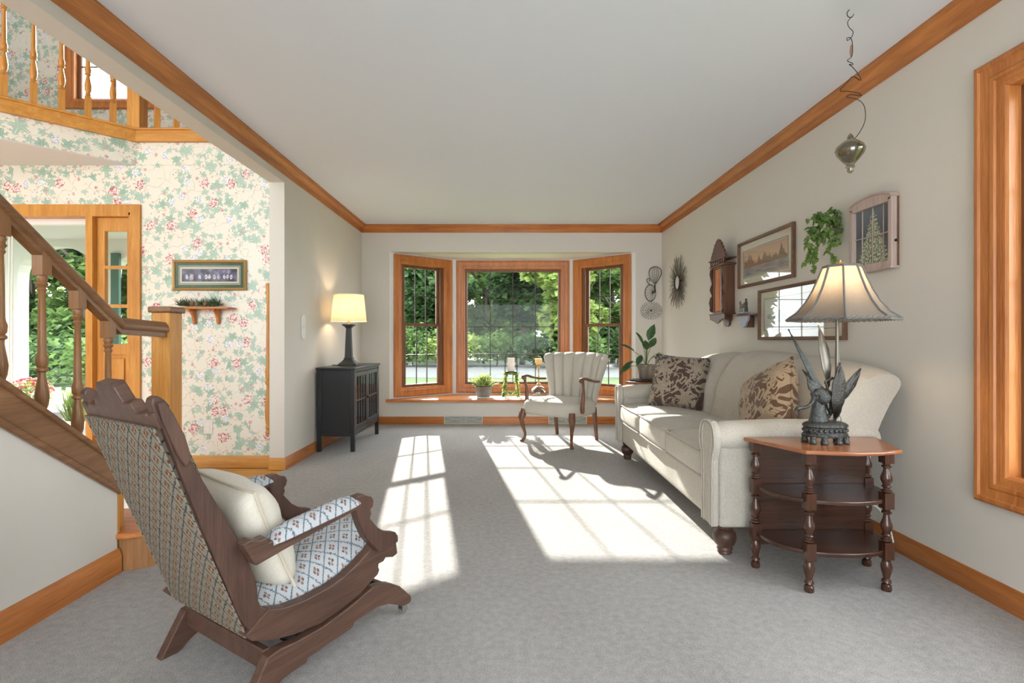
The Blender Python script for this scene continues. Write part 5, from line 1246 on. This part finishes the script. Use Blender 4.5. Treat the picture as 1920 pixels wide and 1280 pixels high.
g = thing('wall_shelf', (-2.61, 4.10, 1.262), 0, 'small oak shelf on two scrolled brackets below the bird picture', 'shelf')
b = MB(); b.prism([(0, -.001), (0, -.07), (.02, -.10), (.10, -.115), (.36, -.115), (.44, -.10), (.46, -.07), (.46, -.001)], 0, .015, 'XY'); b.build('shelf_board', 'oakX', g, bevel=.004)
for x in (.125, .315):
    b = MB(); b.prism([(-.001, 0), (-.095, 0), (-.098, -.015), (-.07, -.025), (-.05, -.045), (-.035, -.08), (-.03, -.108), (-.018, -.118), (-.001, -.112)], x, x+.018, 'YZ'); b.build('bracket', 'oakZ', g, smooth=False, bevel=.002)
r = random.Random(21)
g = thing('pine_garland', (-2.40, 4.04, 1.278), 0, 'evergreen and pine cone arrangement lying on the wall shelf', 'garland')
b = MB()
for cx_, n_ in ((-.13, 110), (.0, 90), (.10, 120)):
    for k in range(n_):
        a = r.uniform(0, 2*pi); el = r.uniform(0, 1.2); d = V((cos(a)*cos(el), sin(a)*cos(el)*.5, sin(el))); P = V((cx_+r.uniform(-.04, .04), r.uniform(-.02, .02), .012))
        b.tube([P, P+d*r.uniform(.04, .085)], [.0025, .0008], 4)
b.build('needles', 'pinegreen', g, smooth=False)
for x, s_ in ((-.055, .022), (.045, .018), (-.02, .016)):
    b = MB(); b.lathe([(0, 0), (s_*.7, s_*.3), (s_, s_*.8), (s_*.8, s_*1.4), (s_*.4, s_*1.9), (0, s_*2.1)], (x, -.02, .006), 10); b.build('pine_cone', plain('pine_cone', (.22, .13, .07), .8, nscale=90, namt=.7), g, smooth=False)
sp = turned(1.20, .021, .02, 0, 0, blocks=False); o = sp.build('turned_spindle', 'pineZ'); o.location = (-1.882, 4.070, .27); tag(o, 'long honey oak turned spindle mounted upright at the edge of the floral wall', 'spindle')

# ================================================================ OUTDOORS
gb = MB(); gb.box(-60, 60, 5.55, 90, -.5, -.30); gb.box(-60, -5.75, -30, 5.55, -.5, -.30); gb.box(2.1, 60, -30, 5.55, -.5, -.30); struct('lawn', gb, 'grass')
pb = MB(); pb.box(-8.5, -1.9, 4.23, 6.6, -.29, -.03); struct('porch_floor', pb, 'paving')
pc_ = MB(); pc_.box(-8.5, -1.9, 4.23, 6.7, 2.27, 2.40); struct('porch_ceiling', pc_, 'extwhite')
pbm = MB()
arch = [(-6.10+.98*.5*(1-cos(pi*k/16)), 1.72+.47*sin(pi*k/16)**.7) for k in range(17)]
pbm.prism([(-8.5, -.03), (-6.10, -.03)] + arch + [(-5.12, -.03), (-4.93, -.03), (-4.93, 1.72)] + [(-4.93+2.6*.5*(1-cos(pi*k/16)), 1.72+.47*sin(pi*k/16)**.5) for k in range(17)] + [(-2.33, -.03), (-1.9, -.03), (-1.9, 2.27), (-8.5, 2.27)], 6.40, 6.56, 'XZ'); struct('porch_arcade', pbm, 'extwhite')
for i, x in enumerate((-4.90,)):
    pg = MB(); pg.box(x, x+.10, 6.36, 6.40, .1, 2.10); tag(pg.build('porch_shutter', 'extgreen', smooth=False), 'dark green strip beside the porch pillar outside the sidelight', 'shutter')
wp = MB(); wp.prism([(-8.2, 6.6), (-4.6, 6.6), (-6.6, 9.5), (-9.5, 14), (-13, 14)], -.299, -.27, 'XY'); struct('garden_path', wp, 'paving')
mu = MB(); mu.prism([(-6.4, 6.75), (-4.9, 6.75), (-5.6, 8.2), (-7.2, 9.4), (-8.0, 8.8)], -.269, -.24, 'XY'); struct('mulch_bed', mu, 'mulch')

gv = MB(); gv.prism([(-14, 18.5), (0, 17.5), (14, 18.5), (14, 30), (-14, 30)], -.299, -.285, 'XY'); struct('gravel_bed', gv, 'gravel')
def blob_leaves(mb, rr, c, rad, n, size, stretch=(1, 1, .8)):
    for _ in range(n):
        a = rr.uniform(0, 2*pi); u = rr.uniform(-1, 1); q = (1-u*u)**.5; t = rad*rr.uniform(.55, 1.05)
        P = (c[0]+q*cos(a)*t*stretch[0], c[1]+q*sin(a)*t*stretch[1], c[2]+u*t*stretch[2])
        yw, pt, sz = rr.uniform(0, 2*pi), rr.uniform(-.9, .9), size*rr.uniform(.6, 1.3)
        d = (cos(yw)*cos(pt)*sz, sin(yw)*cos(pt)*sz, sin(pt)*sz); w = (-sin(yw)*sz*.42, cos(yw)*sz*.42, rr.uniform(-.3, .3)*sz)
        o = len(mb.v)
        mb.v += [P, (P[0]+d[0]*.5+w[0], P[1]+d[1]*.5+w[1], P[2]+d[2]*.5+w[2]), (P[0]+d[0], P[1]+d[1], P[2]+d[2]-.1*sz), (P[0]+d[0]*.5-w[0], P[1]+d[1]*.5-w[1], P[2]+d[2]*.5-w[2])]
        mb.f += [(o, o+1, o+2, o+3)]
def tree(x, y, h, cr, mat, seed, label, grp, nb=34, nl=260, leaf=.36, low=.30, trunk=.16):
    rr = random.Random(seed); g = thing('tree', (x, y, -.3), 0, label, 'tree', grp)
    t = MB(); t.tube(cat_rom([(0, 0, 0), (rr.uniform(-.1, .1), 0, h*.3), (rr.uniform(-.3, .3), 0, h*.6), (0, 0, h*.85)], 4), [trunk*(1-.07*k) for k in range(13)], 10); t.build('trunk', 'bark', g)
    for k in range(6):
        a = rr.uniform(0, 2*pi); z0 = h*rr.uniform(.3, .6); t = MB(); t.tube([(0, 0, z0), (cos(a)*cr*.4, sin(a)*cr*.4, z0+h*.12), (cos(a)*cr*.75, sin(a)*cr*.75, z0+h*.2)], [trunk*.4, trunk*.28, trunk*.1], 6); t.build('branch', 'bark', g)
    f = MB()
    for _ in range(nb):
        z = h*rr.uniform(low, 1.0); k = sin(pi*min(1, max(.12, (z/h-low*.6)/(1.08-low*.6)))); a = rr.uniform(0, 2*pi); q = cr*k*rr.random()**.5
        blob_leaves(f, rr, (q*cos(a), q*sin(a), z), cr*rr.uniform(.22, .38), nl, leaf)
    f.build('foliage', mat, g, smooth=False)
LB = {'leafD': 'dark green', 'leafM': 'mid green', 'leafL': 'sunlit yellow green'}
specs = [  # x, y, height, crown, material, low, place
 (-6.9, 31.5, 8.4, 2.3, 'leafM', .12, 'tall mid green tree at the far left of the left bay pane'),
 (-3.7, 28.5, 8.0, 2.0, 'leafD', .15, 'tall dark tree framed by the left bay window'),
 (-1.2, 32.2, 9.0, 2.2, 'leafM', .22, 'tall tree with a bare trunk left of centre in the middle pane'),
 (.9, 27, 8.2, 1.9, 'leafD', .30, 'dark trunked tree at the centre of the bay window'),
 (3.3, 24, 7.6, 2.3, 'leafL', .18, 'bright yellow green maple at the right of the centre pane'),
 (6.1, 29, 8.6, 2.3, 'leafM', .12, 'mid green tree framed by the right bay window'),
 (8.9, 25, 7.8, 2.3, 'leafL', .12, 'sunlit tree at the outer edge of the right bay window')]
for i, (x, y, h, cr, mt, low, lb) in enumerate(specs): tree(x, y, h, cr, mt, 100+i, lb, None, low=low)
def shrub(x, y, rad, h, mat, seed, label, grp=None, n=900, leaf=.16, name='shrub'):
    rr = random.Random(seed); g = thing(name, (x, y, -.3), 0, label, 'shrub', grp)
    t = MB(); t.tube([(0, 0, 0), (.03, 0, h*.6)], .03, 6); t.build('stem', 'bark', g)
    f = MB()
    for _ in range(9): blob_leaves(f, rr, (rr.uniform(-.6, .6)*rad, rr.uniform(-.5, .5)*rad, h*rr.uniform(.35, .75)), rad*.55, n//9, leaf)
    f.build('foliage', mat, g, smooth=False)
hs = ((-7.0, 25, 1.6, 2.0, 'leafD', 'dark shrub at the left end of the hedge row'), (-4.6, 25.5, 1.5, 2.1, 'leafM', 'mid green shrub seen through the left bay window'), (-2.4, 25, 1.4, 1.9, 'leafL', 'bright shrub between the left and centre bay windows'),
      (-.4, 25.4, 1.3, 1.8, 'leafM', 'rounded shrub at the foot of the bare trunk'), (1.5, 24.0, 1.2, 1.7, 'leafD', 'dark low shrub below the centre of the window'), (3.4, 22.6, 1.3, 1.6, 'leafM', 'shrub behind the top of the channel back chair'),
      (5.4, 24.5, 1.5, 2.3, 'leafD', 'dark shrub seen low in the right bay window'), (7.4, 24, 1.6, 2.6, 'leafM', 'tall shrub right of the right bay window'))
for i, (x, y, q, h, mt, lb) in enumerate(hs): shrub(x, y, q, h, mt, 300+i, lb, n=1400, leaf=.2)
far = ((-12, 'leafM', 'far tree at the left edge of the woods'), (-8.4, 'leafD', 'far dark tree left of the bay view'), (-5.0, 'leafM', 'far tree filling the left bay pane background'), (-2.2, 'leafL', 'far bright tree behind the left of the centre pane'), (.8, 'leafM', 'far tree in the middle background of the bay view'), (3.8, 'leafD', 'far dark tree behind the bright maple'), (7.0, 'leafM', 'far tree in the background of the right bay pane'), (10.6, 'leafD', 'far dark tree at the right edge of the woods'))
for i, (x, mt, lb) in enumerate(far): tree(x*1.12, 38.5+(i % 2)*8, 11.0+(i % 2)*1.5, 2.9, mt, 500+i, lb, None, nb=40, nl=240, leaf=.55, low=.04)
# trees and plants seen through the front door
for i, (x, y, h, cr, mt, lb) in enumerate(((-17.5, 19, 7.5, 2.6, 'leafD', 'dark tree seen at the left of the storm door'), (-14.2, 17.5, 8.0, 2.2, 'leafM', 'mid green tree seen through the storm door glass'), (-12.6, 20.5, 8.4, 2.6, 'leafL', 'bright tree above the handrail in the storm door'), (-10.0, 16.5, 7.6, 2.0, 'leafM', 'tree seen through the panes of the sidelight'), (-21, 24, 8.5, 3.0, 'leafL', 'sunlit tree far behind the garden path'), (-16.5, 25, 9, 3.0, 'leafD', 'dark tree far behind the storm door trees'))):
    tree(x, y, h, cr, mt, 200+i, lb, None, nb=34, nl=240, leaf=.30, low=.06)
for i, (x, y, q, h, mt, lb) in enumerate(((-15.5, 15.2, 1.4, 1.7, 'leafM', 'shrub beyond the path at the left of the storm door'), (-12.8, 14.4, 1.3, 1.5, 'leafD', 'dark shrub beyond the path'), (-10.4, 13.2, 1.2, 1.5, 'leafM', 'shrub behind the ornamental grass'))): shrub(x, y, q, h, mt, 400+i, lb)
rr = random.Random(9)
g = thing('ornamental_grass', (-6.25, 7.55, -.24), 0, 'arching ornamental grass clump in the mulch bed outside the front door', 'plant')
b = MB()
for k in range(420):
    a = rr.uniform(0, 2*pi); L = rr.uniform(.35, .75); sp_ = rr.uniform(.1, .55); P = V((rr.uniform(-.12, .12), rr.uniform(-.12, .12), 0)); d = V((cos(a), sin(a), 0)); w = V((-sin(a), cos(a), 0))*.007
    p1, p2 = P+d*sp_*.35+V((0, 0, L*.7)), P+d*sp_+V((0, 0, L*.78)); b.add([P-w, P+w, p1+w, p1-w, p2], [(0, 1, 2, 3), (3, 2, 4)])
b.build('blades', 'lime', g, smooth=False)
g = thing('flower_pot', (-5.62, 6.05, -.03), 0, 'white pot of red and pink flowers on the porch by the door', 'plant')
b = MB(); b.lathe([(0, 0), (.10, 0), (.12, .04), (.16, .28), (.175, .30), (.175, .33), (.15, .33), (.14, .29), (0, .29)], seg=22); b.build('plant_pot', 'extwhite', g)
b = MB(); blob_leaves(b, rr, (0, 0, .40), .21, 260, .07); b.build('foliage', 'lime', g, smooth=False)
for mt, n in (('red', 60), ('pink', 50)):
    b = MB()
    for _ in range(n):
        a = rr.uniform(0, 2*pi); u = rr.uniform(.05, 1); q = (1-u*u)**.5; b.sphere((q*cos(a)*.22, q*sin(a)*.22, .42+u*.18), rr.uniform(.013, .022), 6, 4, (1, 1, .6))
    b.build('blossoms', mt, g)
